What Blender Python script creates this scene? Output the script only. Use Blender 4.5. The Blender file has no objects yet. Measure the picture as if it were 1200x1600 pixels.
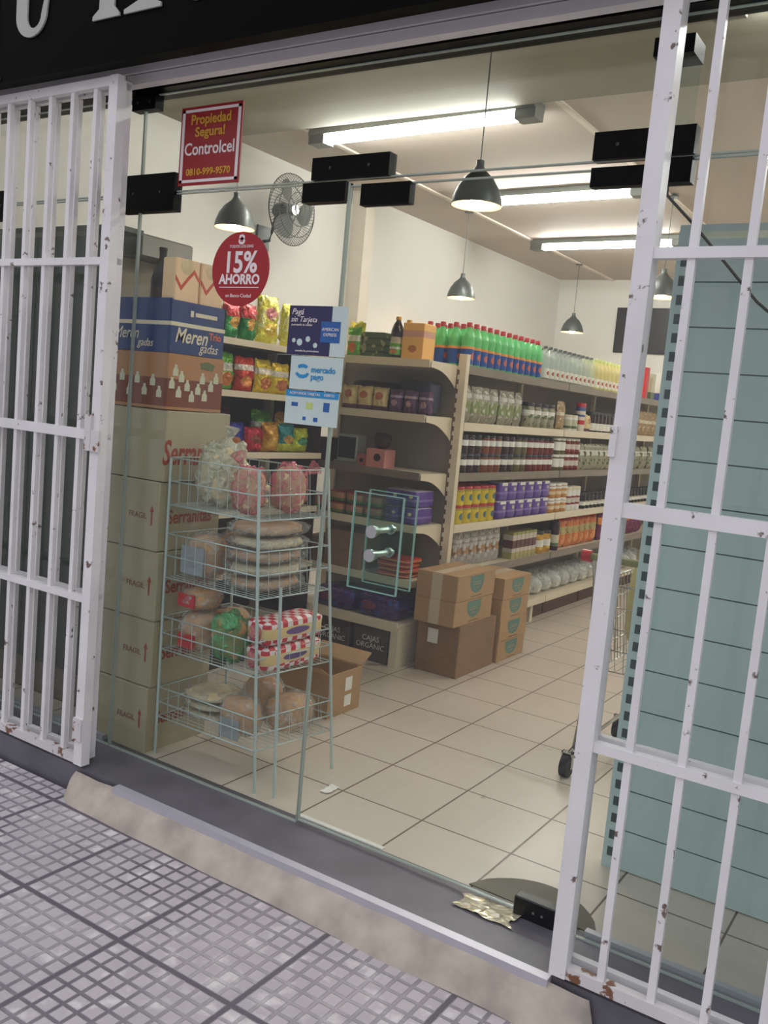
import bpy, bmesh, math, random
from mathutils import Vector, Matrix, noise
R_ = random.Random(7)
PI = math.pi
scn = bpy.context.scene
COL = scn.collection

# ------------------------------------------------------------------ camera
cam_d = bpy.data.cameras.new('camera'); cam = bpy.data.objects.new('camera', cam_d); COL.objects.link(cam)
YAW, PITCH, ROLL, FPX = -0.57006778, 0.11543887, 0.09103125, 1423.26
cy, sy, cp, sp, cr, sr = math.cos(YAW), math.sin(YAW), math.cos(PITCH), math.sin(PITCH), math.cos(ROLL), math.sin(ROLL)
fw = Vector((sy*cp, cy*cp, -sp)); rt = Vector((cy, -sy, 0)); up = rt.cross(fw)
rt, up = cr*rt + sr*up, -sr*rt + cr*up
M = Matrix((rt, up, -fw)).transposed().to_4x4(); M.translation = Vector((0, 0, 1.35))
cam.matrix_world = M
cam_d.sensor_fit = 'VERTICAL'; cam_d.sensor_height = 32.0; cam_d.lens = 32.0*FPX/1600.0
cam_d.clip_start = 0.02; cam_d.clip_end = 100
scn.camera = cam

# ------------------------------------------------------------------ colour management
scn.view_settings.view_transform = 'Standard'; scn.view_settings.look = 'None'
scn.view_settings.gamma = 1.0; scn.view_settings.exposure = 0.0; scn.view_settings.use_curve_mapping = False
TUBE, BULB, SKY = 116.0, 110.0, 1.3

# ------------------------------------------------------------------ world: overcast sky above a dim street
w = bpy.data.worlds.new('street_sky'); scn.world = w; w.use_nodes = True
nt = w.node_tree; nt.nodes.clear()
tc = nt.nodes.new('ShaderNodeTexCoord'); sep = nt.nodes.new('ShaderNodeSeparateXYZ'); nt.links.new(tc.outputs['Generated'], sep.inputs[0])
nz = nt.nodes.new('ShaderNodeTexNoise'); nz.inputs['Scale'].default_value = 7; nz.inputs['Detail'].default_value = 8; nt.links.new(tc.outputs['Generated'], nz.inputs['Vector'])
ad = nt.nodes.new('ShaderNodeMath'); ad.operation = 'MULTIPLY_ADD'; ad.inputs[1].default_value = 0.55; nt.links.new(nz.outputs[0], ad.inputs[0]); nt.links.new(sep.outputs[2], ad.inputs[2])
rp = nt.nodes.new('ShaderNodeValToRGB'); nt.links.new(ad.outputs[0], rp.inputs[0])
e = rp.color_ramp.elements; e[0].position = 0.22; e[0].color = (.34, .33, .36, 1); e[1].position = 0.80; e[1].color = (.93, .94, 1.02, 1)
k = e.new(0.40); k.color = (.42, .42, .42, 1); k = e.new(0.62); k.color = (.52, .54, .55, 1)
bg = nt.nodes.new('ShaderNodeBackground'); bg.inputs[1].default_value = SKY; nt.links.new(rp.outputs[0], bg.inputs[0])
ow = nt.nodes.new('ShaderNodeOutputWorld'); nt.links.new(bg.outputs[0], ow.inputs[0])

# ------------------------------------------------------------------ colours and materials
def lin(c): return tuple(((v/255)/12.92 if v/255 <= .04045 else ((v/255+.055)/1.055)**2.4) for v in c) + (1,)
def newmat(name):
    m = bpy.data.materials.new(name); m.use_nodes = True; t = m.node_tree
    return m, t, t.nodes['Principled BSDF']
def N(t, kind, **kw):
    n = t.nodes.new('ShaderNode'+kind)
    for k, v in kw.items(): setattr(n, k, v)
    return n
def math_(t, op, a, b=None, c=None):
    n = N(t, 'Math', operation=op)
    for i, v in enumerate((a, b, c)):
        if v is None: continue
        if isinstance(v, (int, float)): n.inputs[i].default_value = v
        else: t.links.new(v, n.inputs[i])
    return n.outputs[0]
def mix_(t, f, a, b):
    n = N(t, 'Mix', data_type='RGBA')
    for s, v in ((n.inputs[0], f), (n.inputs[6], a), (n.inputs[7], b)):
        if isinstance(v, (int, float)): s.default_value = v
        elif isinstance(v, tuple): s.default_value = v
        else: t.links.new(v, s)
    return n.outputs[2]
def bump_(t, b, h, strength=.3, dist=.01):
    n = N(t, 'Bump'); n.inputs['Strength'].default_value = strength; n.inputs['Distance'].default_value = dist
    t.links.new(h, n.inputs['Height']); t.links.new(n.outputs[0], b.inputs['Normal'])
def mat(name, c, rough=.5, metal=0, var=.06, scale=6, bump=0, spec=.5, emit=None, es=1.0):
    m, t, b = newmat(name); c = lin(c)
    b.inputs['Roughness'].default_value = rough; b.inputs['Metallic'].default_value = metal; b.inputs['Specular IOR Level'].default_value = spec
    co = N(t, 'TexCoord'); nz = N(t, 'TexNoise'); nz.inputs['Scale'].default_value = scale; nz.inputs['Detail'].default_value = 5
    t.links.new(co.outputs['Object'], nz.inputs['Vector'])
    lo = tuple(max(0, x*(1-var*2.2)) for x in c[:3])+(1,); hi = tuple(min(1, x*(1+var*1.6)) for x in c[:3])+(1,)
    t.links.new(mix_(t, nz.outputs[0], lo, hi), b.inputs['Base Color'])
    if bump: bump_(t, b, nz.outputs[0], bump, .01)
    if emit: b.inputs['Emission Color'].default_value = lin(emit); b.inputs['Emission Strength'].default_value = es
    return m
def glass_mat(name, tint, ior=1.45, haze=0.0, hazec=(.5, .55, .52, 1)):
    m = bpy.data.materials.new(name); m.use_nodes = True; t = m.node_tree; t.nodes.clear()
    tr = N(t, 'BsdfTransparent'); tr.inputs[0].default_value = tint
    gl = N(t, 'BsdfGlossy'); gl.inputs['Roughness'].default_value = .01
    ge = N(t, 'NewGeometry'); dt = N(t, 'VectorMath', operation='DOT_PRODUCT'); t.links.new(ge.outputs['Normal'], dt.inputs[0]); t.links.new(ge.outputs['Incoming'], dt.inputs[1])
    f0 = ((ior-1)/(ior+1))**2   # thin-sheet reflectance, the same from both faces
    sch = math_(t, 'MULTIPLY_ADD', math_(t, 'POWER', math_(t, 'SUBTRACT', 1.0, math_(t, 'ABSOLUTE', dt.outputs['Value'])), 5.0), 1-f0, f0)
    mx = N(t, 'MixShader'); t.links.new(sch, mx.inputs[0]); t.links.new(tr.outputs[0], mx.inputs[1]); t.links.new(gl.outputs[0], mx.inputs[2])
    last = mx
    if haze:
        df = N(t, 'BsdfDiffuse'); df.inputs[0].default_value = hazec
        co = N(t, 'TexCoord'); nz = N(t, 'TexNoise'); nz.inputs['Scale'].default_value = 3; nz.inputs['Detail'].default_value = 6
        t.links.new(co.outputs['Object'], nz.inputs['Vector'])
        f = math_(t, 'MULTIPLY', nz.outputs[0], haze*2)
        m2 = N(t, 'MixShader'); t.links.new(f, m2.inputs[0]); t.links.new(mx.outputs[0], m2.inputs[1]); t.links.new(df.outputs[0], m2.inputs[2]); last = m2
    o = N(t, 'OutputMaterial'); t.links.new(last.outputs[0], o.inputs[0])
    return m
def plastic(name, c, alpha=.35, rough=.12):   # crinkled see-through bag film
    m = bpy.data.materials.new(name); m.use_nodes = True; t = m.node_tree; t.nodes.clear()
    tr = N(t, 'BsdfTransparent'); tr.inputs[0].default_value = (.93, .94, .93, 1)
    p = N(t, 'BsdfPrincipled'); p.inputs['Base Color'].default_value = lin(c); p.inputs['Roughness'].default_value = rough; p.inputs['Specular IOR Level'].default_value = .9
    co = N(t, 'TexCoord'); nz = N(t, 'TexNoise'); nz.inputs['Scale'].default_value = 17; nz.inputs['Detail'].default_value = 5; nz.inputs['Distortion'].default_value = 2.2
    t.links.new(co.outputs['Object'], nz.inputs['Vector'])
    bp = N(t, 'Bump'); bp.inputs['Strength'].default_value = 1; bp.inputs['Distance'].default_value = .03; t.links.new(nz.outputs[0], bp.inputs['Height']); t.links.new(bp.outputs[0], p.inputs['Normal'])
    r = N(t, 'ValToRGB'); r.color_ramp.elements[0].position = .40; r.color_ramp.elements[1].position = .66
    r.color_ramp.elements[0].color = (alpha*.55,)*3+(1,); r.color_ramp.elements[1].color = (min(1, alpha*2.0),)*3+(1,)
    t.links.new(nz.outputs[0], r.inputs[0])
    mx = N(t, 'MixShader'); t.links.new(r.outputs[0], mx.inputs[0]); t.links.new(tr.outputs[0], mx.inputs[1]); t.links.new(p.outputs[0], mx.inputs[2])
    o = N(t, 'OutputMaterial'); t.links.new(mx.outputs[0], o.inputs[0])
    return m
def pack(name, base, bands=(), spots=(), rects=(), speck=None, rough=.35, bump=0, metal=0, axis='X', checker=None):
    """printed packaging: bands across the height, round and square printed patches, specks"""
    m, t, b = newmat(name)
    b.inputs['Roughness'].default_value = rough; b.inputs['Metallic'].default_value = metal
    co = N(t, 'TexCoord'); s = N(t, 'SeparateXYZ'); t.links.new(co.outputs['Generated'], s.inputs[0])
    u = s.outputs[0 if axis == 'X' else 1]; v = s.outputs[2]
    col = lin(base)
    for (a, z, c) in bands:
        f = math_(t, 'MULTIPLY', math_(t, 'GREATER_THAN', v, a), math_(t, 'LESS_THAN', v, z)); col = mix_(t, f, col, lin(c))
    for (x0, x1, z0, z1, c) in rects:
        f = math_(t, 'MULTIPLY', math_(t, 'MULTIPLY', math_(t, 'GREATER_THAN', v, z0), math_(t, 'LESS_THAN', v, z1)), math_(t, 'MULTIPLY', math_(t, 'GREATER_THAN', u, x0), math_(t, 'LESS_THAN', u, x1)))
        col = mix_(t, f, col, lin(c))
    for (x, z, ru, rv, c) in spots:
        du = math_(t, 'DIVIDE', math_(t, 'SUBTRACT', u, x), ru); dv = math_(t, 'DIVIDE', math_(t, 'SUBTRACT', v, z), rv)
        f = math_(t, 'LESS_THAN', math_(t, 'ADD', math_(t, 'MULTIPLY', du, du), math_(t, 'MULTIPLY', dv, dv)), 1.0); col = mix_(t, f, col, lin(c))
    if checker:
        ck = N(t, 'TexChecker'); ck.inputs['Scale'].default_value = checker[0]; ck.inputs['Color1'].default_value = lin(checker[1]); ck.inputs['Color2'].default_value = lin(checker[2])
        t.links.new(co.outputs['Object'], ck.inputs['Vector'])
        f = math_(t, 'GREATER_THAN', math_(t, 'ABSOLUTE', math_(t, 'SUBTRACT', v, .5)), checker[3]); col = mix_(t, f, col, ck.outputs[0])
    nz = N(t, 'TexNoise'); nz.inputs['Scale'].default_value = 26; nz.inputs['Detail'].default_value = 3; t.links.new(co.outputs['Object'], nz.inputs['Vector'])
    if speck:
        col = mix_(t, math_(t, 'GREATER_THAN', nz.outputs[0], speck[1]), col, lin(speck[0]))
    if isinstance(col, tuple): b.inputs['Base Color'].default_value = col
    else: t.links.new(col, b.inputs['Base Color'])
    if bump: bump_(t, b, nz.outputs[0], bump, .02)
    return m
def grid_mat(name, tile, groove, face, dark, mort, off=(0, 0), sub=None, subg=.005, rough=.4, dirt=None, bump=.4):
    m, t, b = newmat(name); b.inputs['Roughness'].default_value = rough
    ge = N(t, 'NewGeometry'); s = N(t, 'SeparateXYZ'); t.links.new(ge.outputs['Position'], s.inputs[0])
    def line(size, g):
        fs = []
        for i, o in ((0, off[0]), (1, off[1])):
            fr = math_(t, 'FRACT', math_(t, 'DIVIDE', math_(t, 'SUBTRACT', s.outputs[i], o), size))
            d = math_(t, 'SUBTRACT', .5, math_(t, 'ABSOLUTE', math_(t, 'SUBTRACT', fr, .5)))
            mr = N(t, 'MapRange'); mr.interpolation_type = 'SMOOTHSTEP'; mr.inputs['From Min'].default_value = g*.35/size; mr.inputs['From Max'].default_value = g*.75/size
            t.links.new(d, mr.inputs['Value']); fs.append(mr.outputs[0])
        return math_(t, 'MINIMUM', fs[0], fs[1])
    h = line(tile, groove)
    nz = N(t, 'TexNoise'); nz.inputs['Scale'].default_value = 2.2; nz.inputs['Detail'].default_value = 8; nz.inputs['Roughness'].default_value = .65; t.links.new(ge.outputs['Position'], nz.inputs['Vector'])
    n2 = N(t, 'TexNoise'); n2.inputs['Scale'].default_value = 60; n2.inputs['Detail'].default_value = 4; t.links.new(ge.outputs['Position'], n2.inputs['Vector'])
    if sub:
        h = math_(t, 'MINIMUM', h, math_(t, 'ADD', line(sub, subg), 0.0))
    col = mix_(t, nz.outputs[0], lin(dark), lin(face))
    col = mix_(t, math_(t, 'MULTIPLY', n2.outputs[0], .35), col, lin(dark))
    if sub:   # every little stud worn to its own shade
        sn = N(t, 'VectorMath', operation='SNAP'); sn.inputs[1].default_value = (sub, sub, 10); av = N(t, 'VectorMath', operation='SUBTRACT'); av.inputs[1].default_value = (off[0], off[1], 0)
        t.links.new(ge.outputs['Position'], av.inputs[0]); t.links.new(av.outputs[0], sn.inputs[0])
        wn = N(t, 'TexWhiteNoise'); t.links.new(sn.outputs[0], wn.inputs['Vector'])
        col = mix_(t, math_(t, 'MULTIPLY', wn.outputs['Value'], .24), col, lin(dark))
        n5 = N(t, 'TexNoise'); n5.inputs['Scale'].default_value = 14; n5.inputs['Detail'].default_value = 6; t.links.new(ge.outputs['Position'], n5.inputs['Vector'])
        r5 = N(t, 'ValToRGB'); r5.color_ramp.elements[0].position = .55; r5.color_ramp.elements[1].position = .72; t.links.new(n5.outputs[0], r5.inputs[0])
        col = mix_(t, math_(t, 'MULTIPLY', r5.outputs[0], .6), col, lin((236, 230, 228)))
    if sub:
        n4 = N(t, 'TexNoise'); n4.inputs['Scale'].default_value = 2.6; n4.inputs['Detail'].default_value = 3; t.links.new(ge.outputs['Position'], n4.inputs['Vector'])
        kf = N(t, 'MapRange'); kf.inputs['From Min'].default_value = .36; kf.inputs['From Max'].default_value = .62; kf.inputs['To Min'].default_value = .25; kf.inputs['To Max'].default_value = .95; t.links.new(n4.outputs[0], kf.inputs['Value'])
        hb = line(tile, groove); hf = math_(t, 'SUBTRACT', 1.0, math_(t, 'MULTIPLY', math_(t, 'SUBTRACT', 1.0, h), kf.outputs[0]))
        hm = math_(t, 'MINIMUM', hb, hf); col = mix_(t, hm, lin(mort), col)
    else: col = mix_(t, h, lin(mort), col)
    if dirt:
        r = N(t, 'ValToRGB'); r.color_ramp.elements[0].position = .70; r.color_ramp.elements[1].position = .76; n3 = N(t, 'TexNoise'); n3.inputs['Scale'].default_value = 5; n3.inputs['Detail'].default_value = 6
        t.links.new(ge.outputs['Position'], n3.inputs['Vector']); t.links.new(n3.outputs[0], r.inputs[0]); col = mix_(t, r.outputs[0], col, lin(dirt))
    t.links.new(col, b.inputs['Base Color'])
    hh = math_(t, 'ADD', h, math_(t, 'MULTIPLY', n2.outputs[0], .25)); bump_(t, b, hh, bump, .008)
    return m
def chipped(name, c, rust, amount=.66, rough=.4):   # old white paint with chips
    m, t, b = newmat(name); b.inputs['Roughness'].default_value = rough
    co = N(t, 'TexCoord'); nz = N(t, 'TexNoise'); nz.inputs['Scale'].default_value = 22; nz.inputs['Detail'].default_value = 9; nz.inputs['Roughness'].default_value = .6
    t.links.new(co.outputs['Object'], nz.inputs['Vector'])
    r = N(t, 'ValToRGB'); r.color_ramp.elements[0].position = amount; r.color_ramp.elements[1].position = amount+.04; t.links.new(nz.outputs[0], r.inputs[0])
    n2 = N(t, 'TexNoise'); n2.inputs['Scale'].default_value = 5; n2.inputs['Detail'].default_value = 5; t.links.new(co.outputs['Object'], n2.inputs['Vector'])
    base = mix_(t, n2.outputs[0], tuple(x*.78 for x in lin(c)[:3])+(1,), tuple(min(1, x*1.12) for x in lin(c)[:3])+(1,))
    t.links.new(mix_(t, r.outputs[0], base, lin(rust)), b.inputs['Base Color']); bump_(t, b, nz.outputs[0], .25, .004)
    return m

MT = dict(
 white=chipped('white_gate_paint', (230, 227, 228), (112, 92, 84), .635),
 rust=chipped('rusty_white_paint', (216, 210, 210), (122, 84, 62), .57),
 track=mat('grey_painted_track', (222, 218, 220), .45, var=.05),
 wall=mat('cream_wall_paint', (226, 223, 216), .75, var=.02, scale=2),
 ceil=mat('ceiling_paint', (194, 182, 170), .8, var=.03, scale=1.5),
 soffit=mat('grey_soffit_paint', (150, 146, 132), .8, var=.04),
 batten=mat('batten_paint', (226, 216, 200), .7),
 black=mat('black_metal', (16, 16, 18), .35),
 blackpatch=mat('black_patch_metal', (7, 7, 8), .4, spec=.08),
 sign=mat('black_sign_board', (4, 4, 5), .45, var=.1, scale=2, spec=.03),
 letter=mat('sign_letter_grey', (172, 172, 166), .6),
 cream=mat('cream_shelf_enamel', (226, 214, 190), .4, var=.03),
 rail=mat('grey_price_rail', (128, 116, 104), .28, var=.1, scale=9),
 panel=mat('grey_back_panel', (136, 128, 118), .6, var=.08),
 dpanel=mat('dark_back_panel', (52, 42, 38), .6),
 teal=mat('grey_teal_enamel', (190, 210, 210), .38, var=.05, scale=3),
 tealline=mat('dark_seam', (70, 84, 86), .5),
 taupe=mat('taupe_plinth', (112, 104, 92), .5),
 gpanel=mat('grey_green_panel', (74, 80, 72), .5, var=.12, scale=2.5),
 slate=mat('dark_threshold_stone', (100, 97, 104), .4, var=.24, scale=7, bump=.15),
 alu=mat('aluminium_strip', (196, 194, 204), .35, metal=.4, var=.06),
 conc=mat('rough_concrete', (182, 170, 158), .9, var=.3, scale=9, bump=.6),
 dconc=mat('dark_concrete', (74, 74, 84), .9, var=.2, bump=.5),
 steel=mat('pale_steel_wire', (196, 212, 210), .3, metal=.35),
 chrome=mat('chrome', (190, 192, 190), .2, metal=1),
 galv=mat('dark_grey_lamp_shade', (84, 88, 84), .4, metal=.3),
 shadein=mat('shade_inner', (190, 160, 120), .5),
 fixt=mat('grey_tube_fixture', (120, 122, 116), .4, metal=.4),
 card=mat('brown_cardboard', (176, 142, 102), .8, var=.07, scale=12),
 card2=mat('dull_brown_cardboard', (142, 112, 84), .8, var=.07, scale=12),
 cardp=mat('pale_cardboard', (176, 166, 140), .8, var=.05, scale=10),
 tape=mat('clear_tape', (206, 188, 162), .3),
 white_p=mat('white_paper', (232, 230, 224), .6, var=.02),
 emblem=mat('teal_print', (98, 132, 122), .8),
 redprint=mat('red_print', (158, 66, 56), .8), dullred=mat('dull_red_print', (140, 92, 78), .8),
 greyprint=mat('grey_print', (120, 92, 84), .8),
 red=mat('red_plastic', (190, 30, 40), .35), stickred=mat('sticker_red', (160, 20, 30), .4, var=.02), signred=mat('sign_red', (150, 14, 26), .4, var=.03),
 yellow=mat('sign_yellow', (206, 152, 44), .5), signwhite=mat('sign_white', (236, 226, 226), .5),
 navy=mat('poster_navy', (46, 42, 84), .4), paleblue=mat('poster_pale', (196, 212, 208), .4), blue=mat('logo_blue', (40, 92, 160), .4), cyan=mat('logo_cyan', (38, 140, 196), .4),
 lime=mat('logo_lime', (190, 206, 120), .5),
 dark=mat('dark_item', (34, 30, 34), .4), rubber=mat('black_rubber', (36, 36, 38), .7),
 bread=mat('bread_crust', (210, 156, 100), .75, var=.2, scale=20, bump=.3), pita=mat('pale_flat_bread', (236, 210, 168), .8, var=.18, scale=25, bump=.3),
 cable=mat('black_cable', (20, 20, 20), .5),
 greenp=mat('green_bottle_plastic', (104, 204, 122), .22, var=.04), bluelab=pack('blue_bottle_label', (18, 74, 156), bands=[(.86, 1.01, (236, 150, 62))], spots=[(.5, .45, .26, .2, (196, 96, 74))], rough=.4),
 oil=mat('yellow_oil_bottle', (206, 198, 132), .15, var=.1), clearb=None,
 whitelab=pack('white_bottle_label', (226, 226, 214), spots=[(.5, .5, .24, .22, (170, 66, 50))], rough=.5),
)
MT['glass'] = glass_mat('shop_glass', (.935, .955, .94, 1), 1.42, .008)
MT['plate'] = glass_mat('handle_glass', (.86, .93, .91, 1), 1.35)
MT['edge'] = mat('green_glass_edge', (140, 176, 168), .2)
MT['gedge'] = mat('dark_glass_edge', (160, 172, 164), .2)
MT['acryl'] = glass_mat('clear_acrylic', (.86, .87, .87, 1), 1.4, .03)
MT['clearb'] = glass_mat('clear_bottle_plastic', (.86, .90, .88, 1), 1.5, .22, (.88, .9, .86, 1))
MT['film'] = plastic('clear_bag_film', (236, 240, 238), .22, .08)
MT['filmpale'] = plastic('cream_bag_film', (232, 232, 206), .7)
MT['filmpink'] = plastic('pink_bag_film', (236, 120, 140), .42)
MT['filmgreen'] = plastic('green_bag_film', (90, 190, 120), .55)
def emis(name, c, s):
    m = bpy.data.materials.new(name); m.use_nodes = True; t = m.node_tree; t.nodes.clear()
    e_ = N(t, 'Emission'); e_.inputs[0].default_value = c; e_.inputs[1].default_value = s; o = N(t, 'OutputMaterial'); t.links.new(e_.outputs[0], o.inputs[0]); return m
MT['tube'] = emis('fluorescent_tube', (1, .975, .94, 1), TUBE)
MT['bulb'] = emis('warm_bulb', (1, .72, .46, 1), BULB)

# ------------------------------------------------------------------ mesh helpers
class MB:
    """collects shapes, builds ONE mesh object"""
    def __init__(s): s.v = []; s.f = []; s.m = []; s.sm = []
    def add(s, vs, fs, mi=0, smooth=False):
        o = len(s.v); s.v += [tuple(v) for v in vs]; s.f += [tuple(i+o for i in f) for f in fs]; s.m += [mi]*len(fs); s.sm += [smooth]*len(fs); return s
    def box(s, x0, x1, y0, y1, z0, z1, mi=0):
        if x0 > x1: x0, x1 = x1, x0
        if y0 > y1: y0, y1 = y1, y0
        vs = [(x, y, z) for z in (z0, z1) for y in (y0, y1) for x in (x0, x1)]
        return s.add(vs, [(0, 2, 3, 1), (4, 5, 7, 6), (0, 1, 5, 4), (2, 6, 7, 3), (0, 4, 6, 2), (1, 3, 7, 5)], mi)
    def cbox(s, x0, x1, y0, y1, z0, z1, c=.004, mi=0):     # box with chamfered vertical edges and top
        pts = [(x0+c, y0), (x1-c, y0), (x1, y0+c), (x1, y1-c), (x1-c, y1), (x0+c, y1), (x0, y1-c), (x0, y0+c)]
        s.prism(pts, z0, z1-c, mi)
        cx, cy_ = (x0+x1)/2, (y0+y1)/2
        n = 8; low = [(p[0], p[1], z1-c) for p in pts]
        hi = [(cx+(p[0]-cx)*(1-2*c/max(1e-6, x1-x0)), cy_+(p[1]-cy_)*(1-2*c/max(1e-6, y1-y0)), z1) for p in pts]
        return s.add(low+hi, [(i, (i+1) % n, n+(i+1) % n, n+i) for i in range(n)]+[tuple(range(n, 2*n))], mi)
    def prism(s, pts, z0, z1, mi=0):
        n = len(pts); vs = [(p[0], p[1], z0) for p in pts]+[(p[0], p[1], z1) for p in pts]
        return s.add(vs, [tuple(range(n))[::-1], tuple(range(n, 2*n))]+[(i, (i+1) % n, n+(i+1) % n, n+i) for i in range(n)], mi)
    def plate(s, pts, axis, a0, a1, mi=0):     # polygon (u,z) extruded along 'x' or 'y'
        n = len(pts)
        g = (lambda p, a: (a, p[0], p[1])) if axis == 'x' else (lambda p, a: (p[0], a, p[1]))
        vs = [g(p, a0) for p in pts]+[g(p, a1) for p in pts]
        return s.add(vs, [tuple(range(n))[::-1], tuple(range(n, 2*n))]+[(i, (i+1) % n, n+(i+1) % n, n+i) for i in range(n)], mi)
    def tube(s, pts, r, seg=8, mi=0, caps=True, closed=False):
        pts = [Vector(p) for p in pts]; n = len(pts); rings = []
        for i, p in enumerate(pts):
            a = pts[i-1] if (i > 0 or closed) else p; b = pts[(i+1) % n] if (i < n-1 or closed) else p
            d = (b-a).normalized(); q = Vector((0, 0, 1)) if abs(d.z) < .9 else Vector((1, 0, 0))
            u = d.cross(q).normalized(); v_ = d.cross(u)
            rr = r[i] if isinstance(r, (list, tuple)) else r
            rings.append([p+u*rr*math.cos(2*PI*k/seg)+v_*rr*math.sin(2*PI*k/seg) for k in range(seg)])
        vs = [v for ring in rings for v in ring]; fs = []
        for i in range(n if closed else n-1):
            for k in range(seg): fs.append((i*seg+k, i*seg+(k+1) % seg, ((i+1) % n)*seg+(k+1) % seg, ((i+1) % n)*seg+k))
        s.add(vs, fs, mi, True)
        if caps and not closed: s.add(rings[0], [tuple(range(seg))[::-1]], mi); s.add(rings[-1], [tuple(range(seg))], mi)
        return s
    def lathe(s, prof, c=(0, 0, 0), seg=16, mi=0, smooth=True, sx=1, sy_=1, cap=True):
        vs = []; fs = []
        for (r, z) in prof:
            for k in range(seg): vs.append((c[0]+sx*r*math.cos(2*PI*k/seg), c[1]+sy_*r*math.sin(2*PI*k/seg), c[2]+z))
        for i in range(len(prof)-1):
            for k in range(seg): fs.append((i*seg+k, i*seg+(k+1) % seg, (i+1)*seg+(k+1) % seg, (i+1)*seg+k))
        s.add(vs, fs, mi, smooth)
        if cap and prof[0][0] > 1e-5: s.add(vs[:seg], [tuple(range(seg))[::-1]], mi)
        if cap and prof[-1][0] > 1e-5: s.add(vs[-seg:], [tuple(range(seg))], mi)
        return s
    def build(s, name, mats, parent=None, loc=None):
        me = bpy.data.meshes.new(name); me.from_pydata(s.v, [], s.f)
        if not isinstance(mats, (list, tuple)): mats = [mats]
        for m in mats: me.materials.append(MT[m] if isinstance(m, str) else m)
        me.polygons.foreach_set('material_index', s.m); me.polygons.foreach_set('use_smooth', s.sm); me.update()
        bm = bmesh.new(); bm.from_mesh(me); bmesh.ops.recalc_face_normals(bm, faces=bm.faces); bm.to_mesh(me); bm.free()
        o = bpy.data.objects.new(name, me); COL.objects.link(o)
        if parent: o.parent = parent
        if loc: o.location = loc
        return o
def tag(o, label, cat, group=None, kind=None):
    o['label'] = label; o['category'] = cat
    if group: o['group'] = group
    if kind: o['kind'] = kind
    return o
def thing(name, label, cat, loc=(0, 0, 0), rotz=0, group=None):
    o = bpy.data.objects.new(name, None); o.empty_display_size = .05; COL.objects.link(o); o.location = loc; o.rotation_euler = (0, 0, rotz)
    return tag(o, label, cat, group)
def struct(name, mb, m, label=None):
    o = mb.build(name, m); o['kind'] = 'structure'; return o
KIDS = {}
def dup(root, loc, rotz, label, group=None, scale=None):
    r = root.copy(); COL.objects.link(r); r.location = loc; r.rotation_euler = (0, 0, rotz); r['label'] = label
    if group: r['group'] = group
    if scale: r.scale = scale
    for ch in root.children:
        c = ch.copy(); COL.objects.link(c); c.parent = r
        for g in ch.children:
            d = g.copy(); COL.objects.link(d); d.parent = c
    return r
def blob(mb, c, rx, ry, rz, seg=18, rings=12, amp=.12, freq=6, seed=0, p=2.6, mi=0):
    """lumpy super-ellipsoid"""
    vs = []; fs = []
    def se(v, e_): return math.copysign(abs(v)**(2/e_), v)
    for i in range(rings+1):
        th = -PI/2+PI*i/rings
        for k in range(seg):
            ph = 2*PI*k/seg
            x = se(math.cos(th), p)*se(math.cos(ph), p); y = se(math.cos(th), p)*se(math.sin(ph), p); z = se(math.sin(th), p)
            q = Vector((x+seed*3.1, y-seed*1.7, z+seed)); d = 1+amp*noise.noise(q*freq*.4)+amp*.5*noise.noise(q*freq)
            zz = z*rz*d
            vs.append((c[0]+x*rx*d, c[1]+y*ry*d, c[2]+max(zz, -rz)))
    for i in range(rings):
        for k in range(seg): fs.append((i*seg+k, i*seg+(k+1) % seg, (i+1)*seg+(k+1) % seg, (i+1)*seg+k))
    mb.add(vs, fs, mi, True); return mb
def pillow(mb, w, h, t, seed=0, nx=12, nz=14, mi=0, crimp=.05, wr=.17, lean=0):
    """foil bag standing up: front at -y, base at z=0, crimped ends"""
    def P(side):
        vs = []
        for j in range(nz+1):
            v = j/nz
            for i in range(nx+1):
                u = i/nx; a = 2*u-1; b = 2*v-1
                th = max(0, (1-abs(a)**2.6))**.55*max(0, (1-abs(b)**3.2))**.6
                if v < crimp or v > 1-crimp: th = 0
                q = Vector((a*2+seed*5.3, b*2+seed*2.1, side+seed))
                d = th*(t/2)*(1+wr*3*noise.noise(q*1.7))+th*wr*t*noise.noise(q*4.5)
                wpin = 1-.06*(1-abs(b)**2)
                x = a*w/2*wpin*(1+.10*noise.noise(Vector((seed*2.7, b*1.8, a)))); z = v*h*(1+.06*v*noise.noise(Vector((a*1.6, seed*1.3, 0))))
                if j in (0, nz): z += (.004 if i % 2 else 0)
                vs.append((x, side*max(d, .0006)+lean*z, z))
        return vs
    n = nx+1
    for side in (-1, 1):
        vs = P(side); fs = [(j*n+i, j*n+i+1, (j+1)*n+i+1, (j+1)*n+i) for j in range(nz) for i in range(nx)]
        mb.add(vs, fs, mi, True)
    return mb
def text(name, s, size, loc, face, m, parent, sx=1.0, ext=.0006, align='CENTER', off=0.0, shear=0, rotz=None):
    cu = bpy.data.curves.new('t', 'FONT'); cu.body = s; cu.size = size; cu.extrude = ext; cu.align_x = align; cu.align_y = 'CENTER'; cu.offset = off; cu.shear = shear; cu.resolution_u = 3
    o = bpy.data.objects.new('t', cu); COL.objects.link(o); bpy.context.view_layer.update()
    me = bpy.data.meshes.new_from_object(o.evaluated_get(bpy.context.evaluated_depsgraph_get()))
    bpy.data.objects.remove(o); me.name = name; me.materials.clear(); me.materials.append(MT[m])
    T = Matrix.Translation(loc) @ Matrix.Rotation({'y': 0, 'x': PI/2}[face], 4, 'Z') @ Matrix.Rotation(PI/2, 4, 'X') @ Matrix.Diagonal((sx, 1, 1, 1))
    me.transform(T); r = bpy.data.objects.new(name, me); COL.objects.link(r); r.parent = parent; return r
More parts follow.
